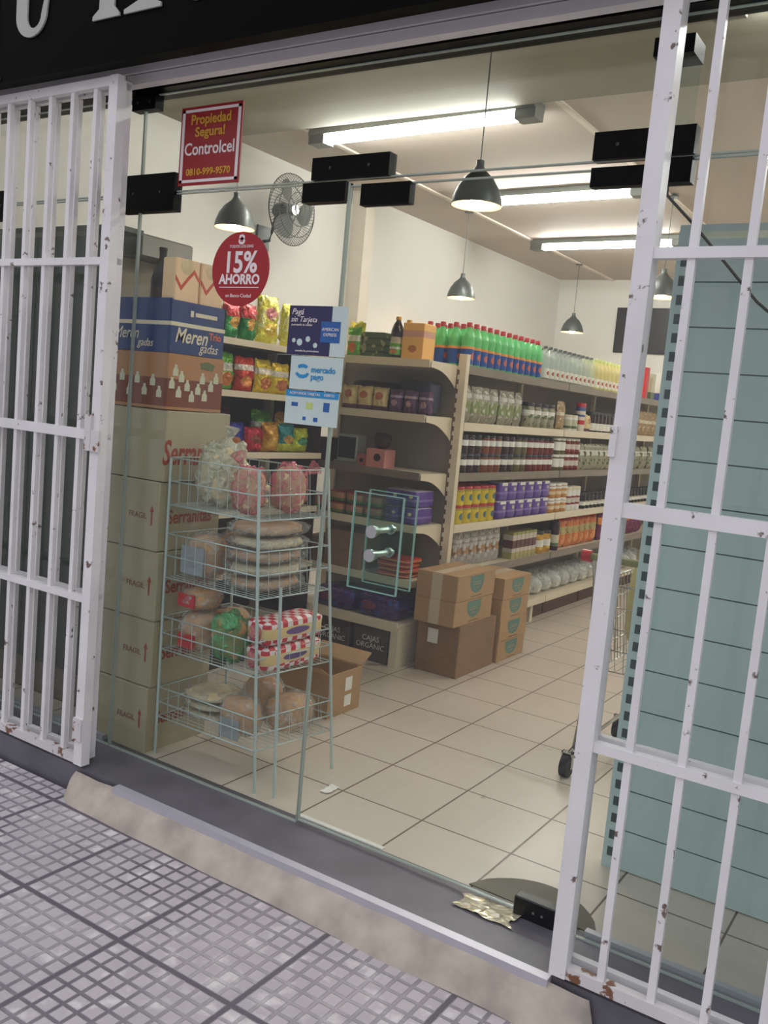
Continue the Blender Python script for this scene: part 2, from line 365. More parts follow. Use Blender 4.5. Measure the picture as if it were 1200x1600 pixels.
ORD = 'first second third fourth fifth sixth seventh eighth ninth tenth eleventh twelfth thirteenth fourteenth fifteenth sixteenth seventeenth eighteenth nineteenth twentieth'.split()
ORD += ['twenty-'+o for o in ORD[:9]] + ['thirtieth'] + ['thirty-'+o for o in ORD[:9]]

# ================================================================== SETTING
XL, XR, YB, ZC = -4.38, 1.3, 10.2, 3.0
MT['tiles'] = grid_mat('cream_floor_tiles', .325, .006, (222, 212, 200), (198, 186, 172), (104, 84, 72), off=(-1.05, 2.55), rough=.28, bump=.12, dirt=(112, 92, 78))
MT['pave'] = grid_mat('grey_pavement', .395, .015, (222, 214, 216), (156, 149, 154), (96, 91, 99), off=(-2.09, 1.555), sub=.395/8, subg=.0095, rough=.62, bump=.55)
struct('floor', MB().box(XL-.1, XR+.1, 2.285, YB+.1, -.1, 0), 'tiles')
struct('ground_pavement', MB().box(-7, 4, -3, 2.03, -.19, -.09), 'pave')
st = MB(); st.box(-5, 2, 2.045, 2.285, -.19, 0)
struct('trim_1', st, 'slate')
struct('trim_2', MB().box(-2.27, -.70, 2.016, 2.045, -.04, .003), 'alu')
struct('ceiling', MB().box(XL-.1, XR+.1, 2.2, YB+.1, ZC, ZC+.1), 'ceil')
b = MB().box(XL, XR, 2.3, 4.46, ZC-.035, ZC); struct('trim_3', b, 'soffit')
b = MB()
for x in (-3.74, -2.07, -.4): b.box(x-.018, x+.018, 4.46, YB, ZC-.012, ZC)
struct('trim_4', b, 'batten')
struct('wall_left', MB().box(XL-.1, XL, 2.3, YB+.1, 0, ZC), 'wall')
struct('wall_right', MB().box(XR, XR+.1, 2.3, YB+.1, 0, ZC), 'wall')
struct('wall_back', MB().box(XL-.1, XR+.1, YB, YB+.1, 0, ZC), 'wall')
struct('wall_front', MB().box(-6, 3, 2.2, 2.3, 2.332, ZC+.3), 'blackpatch')
b = MB().box(-6, -4.3, 2.2, 2.3, -.19, 2.332); b.box(1.2, 3, 2.2, 2.3, -.19, 2.332)
struct('wall_facade', b, 'slate')
b = MB().box(XL, XL+.13, 5.98, 6.11, 0, ZC); struct('trim_5', b, 'batten')     # pale wall pilaster
# concrete fillet ramp in front of the step
def ramp():
    mb = MB(); n = 110; prof = 8; vs = []; fs = []
    for i in range(n+1):
        x = -2.50+1.92*i/n; e_ = min(1, (i/n)/.06, (1-i/n)/.07); e_ = math.sqrt(max(0, 1-(1-e_)**2))
        yo = 2.02-(.065+.018*noise.noise(Vector((x*3, 0, 0)))+.02*(i/n))*e_
        for k in range(prof+1):
            f = k/prof; y = 2.035+(yo-2.035)*f; z = -.012-.079*(f**1.6) + .004*noise.noise(Vector((x*12, f*3, 1)))
            if e_ < .15: z = min(z, -.08)
            vs.append((x, y, z if k < prof else -.0915))
    for i in range(n):
        for k in range(prof): q = i*(prof+1)+k; fs.append((q, q+1, q+prof+2, q+prof+1))
    mb.add(vs, fs, 0, True)
    return mb
struct('trim_6', ramp(), 'conc')

# ------------------------------------------------------------------ shop front glass
YG = 2.25
def pane(name, x0, x1, z0, z1, y=YG):
    o = struct(name, MB().box(x0, x1, y-.005, y+.005, z0, z1), 'glass')
    e_ = MB(); e_.box(x0-.0006, x0+.0008, y-.0052, y+.0052, z0, z1); e_.box(x1-.0008, x1+.0006, y-.0052, y+.0052, z0, z1)
    e_.box(x0, x1, y-.0052, y+.0052, z0-.001, z0+.003); e_.box(x0, x1, y-.0052, y+.0052, z1-.003, z1+.001)
    e_.build('pane_edge', 'gedge', o); return o
pane('window_1', -4.3, -2.567, .001, 1.998)
pane('window_2', -2.561, -1.668, .001, 1.998)
pane('window_3', -.752, 1.2, .001, 1.998)
pane('window_4', -4.3, -2.567, 2.004, 2.332)
pane('window_5', -2.561, -.762, 2.004, 2.332)
pane('window_6', -.756, 1.2, 2.004, 2.332)
door = pane('door_1', -1.660, -.760, .012, 1.985)
for (nm, y0, y1) in (('outer_pull_plate', 2.196, 2.204), ('inner_pull_plate', 2.296, 2.304)):
    x0, x1 = (-1.515, -1.345) if y0 < YG else (-1.53, -1.36)
    p = MB().box(x0, x1, y0, y1, .81, 1.095).build(nm, 'plate', door)
    e_ = MB()
    e_.box(x0-.001, x0+.0012, y0-.0005, y1+.0005, .81, 1.095); e_.box(x1-.0012, x1+.001, y0-.0005, y1+.0005, .81, 1.095)
    e_.box(x0, x1, y0-.0005, y1+.0005, .809, .811); e_.box(x0, x1, y0-.0005, y1+.0005, 1.094, 1.096); e_.build('plate_edge', 'edge', p)
for z in (.985, .915):
    MB().tube([(-1.44, 2.188, z), (-1.44, 2.312, z)], .009, 12).tube([(-1.44, 2.186, z), (-1.44, 2.196, z)], .019, 16).tube([(-1.44, 2.204, z), (-1.44, 2.212, z)], .015, 16).tube([(-1.44, 2.288, z), (-1.44, 2.296, z)], .015, 16).build('standoff', 'chrome', door)
pt = MB(); pt.cbox(-.895, -.768, 2.232, 2.268, .002, .058, .003); pb = pt.build('bottom_patch', 'black', door)
for x in (-.835, -.81): MB().tube([(x, 2.229, .028), (x, 2.233, .028)], .004, 8).build('screw', 'chrome', pb)
MB().box(-1.615, -1.445, 2.236, 2.264, 1.925, 1.986).build('top_patch', 'blackpatch', door)
MB().box(-.91, -.762, 2.234, 2.266, 1.94, 1.987).build('top_hinge_patch', 'blackpatch', door)
def patch(label, boxes):
    t = thing('glass_patch_fitting', label, 'bracket', (boxes[0][0], YG, boxes[0][2]), 0, 'black patch fittings joining the glass panes')
    mb = MB(); ox, oz = boxes[0][0], boxes[0][2]
    for (x0, x1, z0, z1) in boxes:
        mb.box(x0-ox, x1-ox, -.019, .019, z0-oz, z1-oz)
    x0, x1, z0, z1 = boxes[0]
    cpl = mb.build('cover_plate', 'blackpatch', t)
    for f in (.25, .75): MB().tube([(x0-ox+(x1-x0)*f, -.021, (z1-z0)*.5), (x0-ox+(x1-x0)*f, -.019, (z1-z0)*.5)], .005, 8).build('screw', 'black', cpl)
patch('black patch fitting over the middle glass joint left of the door top', [(-1.80, -1.52, 2.005, 2.07), (-1.83, -1.668, 1.94, 1.997)])
patch('large black patch fitting at the right top corner of the door', [(-.91, -.66, 2.005, 2.072), (-.752, -.66, 1.94, 1.998)])
patch('small black patch fitting below the red alarm sign corner', [(-2.65, -2.385, 1.94, 2.065)])
patch('small black patch fitting under the header beside left gate', [(-2.615, -2.50, 2.282, 2.331)])
patch('black patch fitting behind the bars at the far left', [(-3.46, -3.30, 1.94, 2.05)])
t = thing('glass_fin', 'narrow upright glass fin hanging behind the right door joint', 'glass', (-.76, 2.262, 2.075))
MB().box(-.006, .006, .008, .26, 0, .235).build('fin_blade', 'plate', t); MB().box(-.05, .05, .040, .13, .19, .2345).build('fin_clamp', 'blackpatch', t)
struct('trim_9', MB().box(-1.69, -1.36, 2.286, 2.303, 0, .004), 'white_p')
struct('trim_7', MB().box(-.70, 1.2, 2.262, 2.284, 0, .018), 'alu')
struct('trim_8', MB().box(-4.3, -2.62, 2.262, 2.284, 0, .018), 'alu')

# ------------------------------------------------------------------ header track and shop sign
t = thing('gate_track', 'double grey metal gate track across the top of the shopfront', 'rail', (-2, 2.14, 2.34))
MB().box(-3, 4, 0, .04, .026, .072).build('upper_rail', 'track', t)
MB().box(-3, 4, .008, .045, -.008, .022).build('lower_rail', 'track', t)
MB().box(-3, 4, .016, .058, .022, .026).build('track_bed', 'black', t)
t = thing('shop_sign', 'long black shop sign board with pale serif letters', 'sign', (-2, 1.98, 2.335))
MB().box(-3, 4, 0, .05, 0, .9).build('board', 'sign', t)
def glyph(name, pts, dx, s=1.0):
    MB().plate([(1.042*p[0]-.084, .010+1.042*p[1]) for p in pts], 'y', -.006, .001).build(name, 'letter', t)
def serif_leg(x, wd, ty=.3):   # slightly slanted stem with a bracketed foot
    return [(x-.035, .0), (x+wd+.03, .0), (x+wd+.028, .01), (x+wd+.006, .03), (x+wd+.004, ty), (x, ty), (x-.006, .03), (x-.034, .012)]
glyph('letter', serif_leg(-.97, .06, .56), 0)
tc_ = []   # hooked foot of the t
for i in range(15):
    a = PI+PI*i/14; tc_.append((-.72+.078*math.cos(a), .072+.072*math.sin(a)))
tc_ += [(-.634, .135), (-.648, .137)]
for i in range(11):
    a = 2*PI-PI*i/10; tc_.append((-.705+.036*math.cos(a), .066+.040*math.sin(a)))
tc_ += [(-.741, .27), (-.68, .27), (-.68, .295), (-.741, .295), (-.741, .40), (-.798, .33), (-.798, .295), (-.835, .295), (-.835, .27), (-.798, .27)]
off = .1
def shift(p, dx, dz): return [(x+dx, z+dz) for x, z in p]
glyph('letter', shift(tc_, 0, .112), 0)
glyph('letter', shift(serif_leg(-.385, .055, .44), 0, .118), 0)
glyph('letter', shift([(-.31, .0), (-.155, .0), (-.155, .012), (-.178, .02), (-.275, .25), (-.17, .42), (-.14, .44), (-.24, .44), (-.215, .42), (-.345, .22), (-.325, .20), (-.25, .03), (-.31, .012)], .03, .118), 0)
oc = [(-.015+.07*math.cos(2*PI*i/20), .09+.085*math.sin(2*PI*i/20)) for i in range(20)]
glyph('letter', shift(oc, .03, .108), 0)

# ------------------------------------------------------------------ folding barred gates
def gate(label, loc, width, step, first, rot=0, second=True, side=1, nb=8, rough=True):
    g = thing('barred_gate', label, 'gate', loc, rot, 'white barred security gates')
    s = side; H = 2.31
    MB().box(0, s*.042, -.018, .018, 0, H).build('end_post', 'white', g)
    for z, hh in ((0, .03), (.575, .024), (1.135, .034), (1.715, .024), (H-.03, .03)):
        MB().box(s*.042, s*width, -.013, .013, z, z+hh).build('rail', 'rust' if z == 0 else 'white', g)
    for i in range(nb):
        x = s*(first+step*i)
        if abs(x) > width: break
        MB().box(x-.009, x+.009, -.008, .008, .03, H-.03).build('bar', 'white', g)
    if second:
        MB().box(-.030 if s < 0 else 0, -.062 if s < 0 else .03, .040, .066, .005, H).build('inner_post', 'white', g)
        for z in (.005, .575, 1.135, 1.72, H-.03):
            MB().box(s*.03, s*width, .043, .063, z+.004, z+.024).build('inner_rail', 'white', g)
        if s < 0:
            for i in range(nb):
                x = s*(first+step*i)
                if abs(x) > width: break
                MB().box(x-.042-.008, x-.042+.008, .045, .061, .03, H-.03).build('inner_bar', 'white', g)
    return g
gl = gate('white barred gate folded open on the left side of the shopfront', (-2.455, 2.05, .012), 1.8, .117, .12, math.radians(-.5), side=-1, nb=14)
MB().box(-.06, -.03, -.03, -.018, 1.10, 1.22).box(-.03, .012, -.028, -.018, 1.10, 1.17).build('latch_plate', 'rust', gl)
MB().box(-.045, -.002, -.026, -.018, .09, .17).build('lower_hinge', 'rust', gl)
gr = gate('white barred gate folded open on the right side of the shopfront', (-.705, 2.05, .012), 1.9, .12, .125, 0, side=1, nb=15)
MB().box(-.004, .012, -.024, -.018, 1.27, 1.34).build('lock_plate', 'white', gr)

# ------------------------------------------------------------------ stickers on the glass
YS = 2.2415
t = thing('alarm_sign', 'red and white rectangular alarm company sign on the glass', 'sign', (-2.24, YS, 2.145))
MB().box(-.136, .136, -.003, .002, -.126, .126).build('plate', 'signred', t)
f = MB(); f.box(-.13, .13, -.0038, -.003, .108, .117); f.box(-.13, .13, -.0038, -.003, -.117, -.108); f.box(-.13, -.118, -.0038, -.003, -.117, .117); f.box(.118, .13, -.0038, -.003, -.117, .117); f.build('border', 'signwhite', t)
text('lettering', 'Propiedad', .044, (0, -.004, .082), 'y', 'yellow', t, 1.0, off=.0012)
text('lettering', 'Segura!', .042, (0, -.004, .042), 'y', 'yellow', t, 1.1, off=.0012)
text('lettering', 'Controlcel', .056, (0, -.004, -.012), 'y', 'signwhite', t, .92, off=.0008)
text('lettering', '0810-999-9570', .030, (0, -.004, -.085), 'y', 'yellow', t, 1.08, off=.001)
t = thing('discount_sticker', 'round red discount sticker reading 15% AHORRO on the glass', 'sticker', (-2.07, YS, 1.745))
MB().plate([(.122*math.cos(2*PI*i/48), .118*math.sin(2*PI*i/48)) for i in range(48)], 'y', -.0015, .002).build('disc', 'stickred', t)
text('lettering', '15%', .094, (0, -.002, .018), 'y', 'signwhite', t, .92, off=.0022)
text('lettering', 'AHORRO', .043, (0, -.002, -.034), 'y', 'signwhite', t, .95, off=.0015)
text('lettering', 'TODOS LOS DIAS', .013, (0, -.002, .071), 'y', 'signwhite', t)
text('lettering', 'en Banco Ciudad', .016, (0, -.002, -.085), 'y', 'signwhite', t)
m_ = MB().box(-.085, .085, -.002, -.0015, -.0595, -.057); m_.build('line', 'signwhite', t)
m_ = MB()
for r0, dz in ((.014, .088), (.012, .100)):
    m_.plate([(r0*math.cos(2*PI*i/16), dz+r0*.75*math.sin(2*PI*i/16)) for i in range(16)], 'y', -.0022, -.0015)
em = m_.build('emblem', 'signwhite', t)
MB().box(-.006, .006, -.0028, -.0022, .086, .09).box(-.004, .004, -.0028, -.0022, .098, .102).build('emblem_mark', 'stickred', em)
t = thing('bank_poster', 'dark navy card poster with pale blue right strip on the glass', 'poster', (-1.74, YS, 1.56))
MB().box(-.11, .112, -.001, .002, -.077, .073).build('sheet', 'paleblue', t)
MB().box(-.11, .055, -.0018, -.001, -.077, .073).build('navy_panel', 'navy', t)
MB().box(.018, .090, -.0026, -.0018, -.036, .027).build('blue_square', 'blue', t)
text('lettering', 'AMERICAN', .0135, (.054, -.003, .003), 'y', 'signwhite', t, .95); text('lettering', 'EXPRESS', .0135, (.054, -.003, -.013), 'y', 'signwhite', t)
text('lettering', 'Pagá', .026, (-.10, -.003, .054), 'y', 'signwhite', t, align='LEFT', shear=.3); text('lettering', 'sin Tarjeta', .024, (-.102, -.003, .031), 'y', 'signwhite', t, align='LEFT', shear=.3)
text('lettering', 'acercando tu celular', .010, (-.098, -.003, .015), 'y', 'signwhite', t, align='LEFT')
text('lettering', 'consulta las promociones', .009, (-.03, -.003, -.064), 'y', 'signwhite', t)
m_ = MB()
for x, z, r in ((-.085, -.033, .007), (-.062, -.038, .011), (-.03, -.028, .009), (.0, -.046, .008)):
    m_.plate([(x+r*math.cos(2*PI*i/12), z+r*math.sin(2*PI*i/12)) for i in range(12)], 'y', -.0022, -.0018)
m_.build('icon', 'paleblue', t)
t = thing('payment_poster', 'white payment poster with blue ring logo on the glass', 'poster', (-1.73, YS, 1.43))
MB().box(-.1, .1, -.001, .002, -.052, .05).build('sheet', 'paleblue', t)
m_ = MB(); ring = []
for a0, a1 in ((200, 340), (45, 135)):
    pts = [(-.052+.029*math.cos(math.radians(a)), .004+.022*math.sin(math.radians(a))) for a in range(a0, a1+1, 10)]+[(-.052+.020*math.cos(math.radians(a)), .004+.011*math.sin(math.radians(a))) for a in range(a1, a0-1, -10)]
    m_.plate(pts, 'y', -.002, -.001)
m_.build('ring_logo', 'cyan', t)
text('lettering', 'mercado', .026, (-.018, -.002, .010), 'y', 'cyan', t, align='LEFT', off=.0005); text('lettering', 'pago', .026, (-.018, -.002, -.012), 'y', 'cyan', t, align='LEFT', off=.0005)
t = thing('card_brands_poster', 'white poster with blue header and small card logos, lowest on the glass', 'poster', (-1.735, YS, 1.325))
MB().box(-.105, .1, -.001, .002, -.055, .05).build('sheet', 'paleblue', t)
MB().box(-.105, .1, -.0018, -.001, .030, .05).build('header_band', 'cyan', t)
text('lettering', 'ACEPTAMOS TARJETAS', .0115, (-.03, -.0025, .040), 'y', 'signwhite', t); text('lettering', 'DEBITO', .0115, (.065, -.0025, .040), 'y', 'signwhite', t)
for q in ((-.08, -.055, .0, .012), (.045, .068, -.01, .018), (.01, .026, -.043, -.03), (-.032, -.02, -.041, -.03)): MB().box(q[0], q[1], -.0018, -.001, q[2], q[3]).build('card_logo', 'blue', t)
MB().box(-.022, .004, -.0018, -.001, -.006, .014).build('card_logo', 'lime', t)
t = tag(MB().tube([(-.735, 2.30, 1.99), (-.735, 2.31, 1.93), (-.66, 2.33, 1.855), (-.50, 2.36, 1.68), (-.36, 2.38, 1.57)], .004, 6).build('cable', 'cable'), 'thin black cable sagging behind the glass right of the door', 'cable')

# ================================================================== LAMPS
def tube_light(label, c, L, rz):
    t = thing('tube_light', label, 'lamp', c, rz, 'fluorescent tube lights on the ceiling')
    MB().cbox(-L/2, L/2, -.06, .06, .03, .07, .004).build('housing', 'fixt', t)
    MB().box(-L/2, -L/2+.12, -.05, .05, -.02, .03).build('end_cap', 'fixt', t); MB().box(L/2-.12, L/2, -.05, .05, -.02, .03).build('end_cap', 'fixt', t)
    MB().tube([(-L/2+.12, 0, 0), (L/2-.12, 0, 0)], .019, 10).build('tube', 'tube', t)
rz = math.radians(3.0)
tube_light('fluorescent tube light nearest the shopfront, just above the door', (-2.95, 4.58, 2.93), 1.56, -rz)
tube_light('middle fluorescent tube light, behind the black patch fitting', (-2.82, 6.25, 2.93), 1.45, -rz)
tube_light('farthest fluorescent tube light of the three in view', (-3.02, 7.95, 2.93), 1.45, -rz)
tube_light('added unseen fluorescent tube light over the right hand aisle, near', (-.35, 3.6, 2.93), 1.45, -rz)  # this and the next two: out of view, added to brighten the room
tube_light('added unseen fluorescent tube light over the right hand aisle, middle', (-.35, 5.9, 2.93), 1.45, -rz)
tube_light('added unseen fluorescent tube light over the right hand aisle, far', (-.35, 8.2, 2.93), 1.45, -rz)
def pendant_proto():
    t = thing('pendant_lamp', '', 'lamp', (0, 0, 0), 0, 'grey bell shaped pendant lamps')
    prof = [(.118, 0), (.112, .035), (.095, .08), (.065, .125), (.03, .155), (.018, .175), (.018, .20)]
    inner = [(.0, .148), (.028, .146), (.060, .118), (.090, .075), (.107, .033), (.114, 0)]
    MB().lathe(prof, seg=28, cap=False).lathe(inner, seg=28, mi=1, cap=False).lathe([(.114, 0), (.118, 0)], seg=28, cap=False).build('shade', ['galv', 'shadein'], t)
    MB().tube([(0, 0, .2), (0, 0, .70)], .0028, 6).build('cord', 'galv', t)
    MB().lathe([(.04, .69), (.035, .7), (.0, .709)][::-1], seg=16).build('canopy_rose', 'galv', t)
    MB().lathe([(0, -.012), (.018, -.008), (.028, .006), (.03, .02), (.024, .04), (.014, .06), (.012, .146)], seg=14).build('bulb', 'bulb', t)
    return t
ZP = 2.29
spots = [((-2.07, 3.77, ZP), 'grey bell pendant lamp hanging nearest, in front of the tube light'),
         ((-3.76, 6.74, ZP), 'grey bell pendant lamp above the red capped green bottles'),
         ((-3.74, 9.15, ZP), 'grey bell pendant lamp above the yellow oil bottles, farthest left row'),
         ((-3.78, 4.02, ZP), 'grey bell pendant lamp in front of the wall fan'),
         ((-2.04, 6.56, ZP), 'grey bell pendant lamp behind the right gate bars')]
p0 = None
for loc, lb in spots:
    if p0 is None: p0 = pendant_proto(); p0.location = loc; p0['label'] = lb
    else: dup(p0, loc, 0, lb)
# wall fan
t = thing('wall_fan', 'round dark wire wall fan mounted high on the left wall', 'fan', (-4.12, 4.93, 2.61), math.radians(-2))
cg = MB()
for sgn in (-1, 1):
    for r_, d in ((.235, .0), (.18, .045), (.11, .065), (.05, .075)):
        cg.tube([(sgn*d, r_*math.cos(2*PI*i/32), r_*math.sin(2*PI*i/32)) for i in range(32)], .003, 5, closed=True)
    for k in range(64):
        a = 2*PI*k/64
        cg.tube([(sgn*d, r_*math.cos(a), r_*math.sin(a)) for r_, d in ((.235, 0), (.21, .025), (.18, .045), (.11, .065), (.045, .076))], .0016, 4)
cg.build('wire_cage', 'galv', t)
bl = MB()
for k in range(3):
    a0 = 2*PI*k/3; vs = []; n = 8
    for i in range(n+1):
        r_ = .035+.17*i/n; wd = .25+.55*math.sin(PI*(.15+.75*i/n))
        for j in (0, 1, 2):
            a = a0+(j-1)*wd*.7; vs.append(((j-1)*.018, r_*math.cos(a), r_*math.sin(a)))
    bl.add(vs, [(i*3+j, i*3+j+1, (i+1)*3+j+1, (i+1)*3+j) for i in range(n) for j in (0, 1)], 0, True)
bl.build('blades', 'fixt', t)
MB().tube([(-.02, 0, 0), (.03, 0, 0)], .036, 16).build('hub', 'chrome', t)
MB().tube([(-.16, 0, 0), (-.13, 0, 0), (-.05, 0, 0)], [.03, .05, .045], 16).build('motor', 'galv', t)
MB().tube([(-.14, -.0, -.02), (-.17, -.0, -.14), (-.19, 0, -.2), (-.235, -.0, -.2)], .011, 8).box(-.25, -.235, -.07, .05, -.26, -.10).build('wall_bracket', 'galv', t)
tag(MB().tube([(-4.365, 4.93, 2.39), (-4.372, 4.93, 2.2), (-4.370, 4.95, 1.9), (-4.370, 4.93, 1.5)], .004, 6).build('fan_cable', 'galv'), 'grey cable running down the left wall from the fan', 'cable')
t = thing('wall_board', 'dark grey rectangular board hung high on the back wall', 'board', (-3.27, 10.185, 2.2))
MB().box(-.36, .40, -.012, .012, 0, .48).build('board_face', 'dark', t)
m_ = MB(); m_.box(-.37, .41, -.018, .012, -.01, 0); m_.box(-.37, .41, -.018, .012, .48, .49); m_.box(-.37, -.36, -.018, .012, 0, .48); m_.box(.40, .41, -.018, .012, 0, .48); m_.build('board_frame', 'black', t)

# ================================================================== SHELVING
def bracket(mb, axis, fixed0, fixed1, root, tip, z):    # curved gusset under a shelf end; runs from root (upright) to tip
    pts = [(root, z-.005), (tip, z-.005), (tip, z-.035)]
    for i in range(7):
        f = i/6; pts.append((tip+(root-tip)*(.18+.82*f), z-.04-.085*(f**1.8)))
    mb.plate(pts, axis, fixed0, fixed1)
# long gondola: faces +x
XF, XBK = -2.345, -2.70
g = thing('long_gondola', 'long cream metal shelving gondola running back along the aisle', 'shelving', (-2.7, 4.30, 0))
def L(x0, x1, y0, y1, z0, z1): return (x0+2.7, x1+2.7, y0-4.30, y1-4.30, z0, z1)
YE, units = 9.3, [4.36, 5.78, 7.20, 8.62, 9.3]
m_ = MB(); m_.box(*L(-2.72, XBK, 4.36, YE, .12, 1.62)); m_.build('back_panel', 'panel', g)
for y in units[:-1]+[YE]:
    MB().box(*L(-2.72, XBK+.028, y-.02, y+.012, 0, 1.64)).build('upright', 'cream', g)
LV = [(1.60, 'rail'), (1.295, 'cream'), (1.02, 'rail'), (.735, 'cream'), (.465, 'rail'), (.165, 'cream')]
for z, fm in LV:
    for a, bb in zip(units[:-1], units[1:]):
        MB().box(*L(XBK+.003, XF, a+.006, bb-.006, z-.016, z)).build('shelf_board', 'cream', g)
        MB().box(*L(XF, XF+.008, a+.006, bb-.006, z-.040, z+.006)).build('price_rail', fm, g)
        if z > .2 and a < 4.4:
            br = MB(); bracket(br, 'y', a+.0, a+.004, XBK+.03, XF-.02, z-.012)
            # bracket plates lie across x: swap to x-z polygon
            br.v = [(v[0]+2.7, v[1]-4.30, v[2]) for v in br.v]; br.build('bracket', 'cream', g)
m_ = MB(); 
for i in range(7): m_.box(*L(-2.44, -2.42, 4.62+i*.67, 4.62+i*.67+.655, 0, .118))
m_.build('kick_board', mat('brown_kick_board', (96, 66, 48), .6, var=.1), g)
for y in (5.62, 7.18): MB().box(*L(-2.415, -2.37, y, y+.04, 0, .125)).build('foot', 'cream', g)
# end cap: faces -y
g = thing('end_gondola', 'cream end-of-aisle shelving unit facing the shop door', 'shelving', (-3.0, 4.02, 0))
def Q(x0, x1, y0, y1, z0, z1): return (x0+3.0, x1+3.0, y0-4.02, y1-4.02, z0, z1)
MB().box(*Q(-3.15, -2.37, 4.315, 4.328, .1, 1.58)).build('back_panel', 'panel', g)
m_ = MB(); m_.box(*Q(-2.372, -2.325, 4.30, 4.338, .0, 1.66))
m_.build('upright', 'cream', g)
sl = MB()
for i in range(30): sl.box(*Q(-2.373, -2.362, 4.299, 4.30, .1+i*.05, .1+i*.05+.026)); 
sl.build('slot_row', 'greyprint', g)
MB().box(*Q(-3.16, -3.12, 4.30, 4.338, 0, 1.60)).build('upright', 'cream', g)
for z, fm in ((1.60, 'cream'), (1.32, 'cream'), (1.02, 'rail'), (.745, 'cream'), (.455, 'cream')):
    MB().box(*Q(-3.115, -2.385, 4.03, 4.298, z-.016, z)).build('shelf_board', 'cream', g)
    MB().box(*Q(-3.115, -2.385, 4.02, 4.029, z-.036, z+.004)).build('price_rail', fm, g)
    br = MB(); bracket(br, 'x', -2.382, -2.378, 4.298, 4.03, z+.002); br.v = [(v[0]+3.0, v[1]-4.02, v[2]) for v in br.v]; br.build('bracket', 'cream', g)
MB().box(*Q(-3.115, -2.385, 3.95, 4.298, .215, .235)).box(*Q(-3.115, -2.385, 3.94, 3.95, .195, .245)).build('base_shelf', 'cream', g)
MB().box(*Q(-2.43, -2.385, 3.96, 4.29, 0, .214)).build('base_foot', 'cream', g); MB().box(*Q(-3.115, -3.08, 3.96, 4.29, 0, .214)).build('base_foot', 'cream', g)
# snack gondola near the left: faces +x
g = thing('snack_gondola', 'dark-backed snack shelving unit behind the bread rack', 'shelving', (-3.4, 2.98, 0))
def S(x0, x1, y0, y1, z0, z1): return (x0+3.4, x1+3.4, y0-2.98, y1-2.98, z0, z1)
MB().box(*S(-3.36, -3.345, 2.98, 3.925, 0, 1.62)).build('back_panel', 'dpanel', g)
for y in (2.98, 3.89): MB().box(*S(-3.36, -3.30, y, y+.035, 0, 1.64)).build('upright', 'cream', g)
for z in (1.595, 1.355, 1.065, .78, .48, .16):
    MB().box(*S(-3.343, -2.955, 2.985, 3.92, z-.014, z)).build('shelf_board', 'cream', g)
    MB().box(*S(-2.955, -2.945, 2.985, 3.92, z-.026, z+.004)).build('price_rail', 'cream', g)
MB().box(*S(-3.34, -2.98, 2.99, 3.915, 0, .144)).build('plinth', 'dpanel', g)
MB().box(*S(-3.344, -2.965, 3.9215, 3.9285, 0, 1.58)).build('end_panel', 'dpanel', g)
# tall beige cabinet with grey overhanging top
g = thing('beige_cabinet', 'tall beige cabinet with a thick dark grey overhanging top', 'cabinet', (-3.28, 2.62, 0))
MB().cbox(0, .20, 0, .24, 0, 1.869, .004).build('body', mat('beige_cabinet', (128, 120, 100), .5, var=.03), g)
MB().cbox(-.02, .335, -.02, .27, 1.87, 1.955, .006).build('top_slab', 'fixt', g)
# right hand shelving seen from behind
def back_unit(label, x0, x1, y, H, pm, slot, step, dep, pl=.14):
    g = thing('shelving_back', label, 'shelving', (x0, y, 0))
    W_ = x1-x0
    n = int((H-pl)/step)+1; m_ = MB(); l_ = MB()
    for i in range(n):
        za = pl+i*step; zb = min(za+step-.004, H-.02)
        if zb > za: m_.box(.055, W_, 0, .012, za, zb)
        if zb < H-.03: l_.box(.055, W_, .002, .010, zb, zb+.0042)
    m_.build('panel_boards', pm, g); l_.build('panel_seam', 'tealline', g)
    if pl > .05: MB().box(.055, W_, .0, dep, 0, .136).build('plinth', 'taupe', g)
    else: MB().box(.055, W_, .014, dep, 0, .12).build('base_shelf', pm, g)
    MB().box(0, .05, -.006, .05, 0, H).build('upright', pm, g)
    if slot:
        s_ = MB()
        for i in range(int(H/.054)-1): s_.box(.014, .031, -.0075, -.006, .04+i*.054, .04+i*.054+.028)
        s_.build('slot_row', 'tealline', g)
    MB().box(0, W_, -.002, dep, H, H+.02).build('top_shelf', pm, g)
    return g
back_unit('grey-green shelving unit seen from behind, behind the right gate', -.805, .9, 2.69, 1.92, 'teal', True, .127, .35, .004)
back_unit('dark grey-green shelving unit seen from behind the left gate', -4.1, -2.88, 2.42, 1.93, 'gpanel', False, .46, .13)

# ================================================================== GOODS: makers. Every maker builds ONE thing at the origin, front at -y
def root0(name, cat): return thing(name, '', cat, (0, 0, 0))
def bottle_green():
    t = root0('cleaner_bottle', 'bottle')
    MB().lathe([(.034, 0), (.037, .006), (.037, .105), (.0345, .118), (.037, .133), (.036, .158), (.028, .188), (.016, .207), (.0125, .216)], seg=14).build('bottle_body', 'greenp', t)
    MB().lathe([(.0378, .014), (.0378, .108)], seg=14).build('bottle_label', 'bluelab', t)
    MB().lathe([(.0155, .212), (.0155, .235), (.013, .238)], seg=12).build('cap', 'red', t); return t
def bottle_long(nm, body, cap, lab):
    def f():
        t = root0(nm, 'bottle')
        MB().lathe([(.034, 0), (.037, .006), (.037, .085), (.033, .10), (.036, .12), (.034, .15), (.024, .18), (.013, .198), (.012, .206)], seg=14).build('bottle_body', body, t)
        MB().lathe([(.0376, .02), (.0376, .08)], seg=14).build('bottle_label', lab, t)
        MB().lathe([(.0145, .204), (.0145, .219), (.012, .221)], seg=12).build('cap', cap, t); return t
    return f
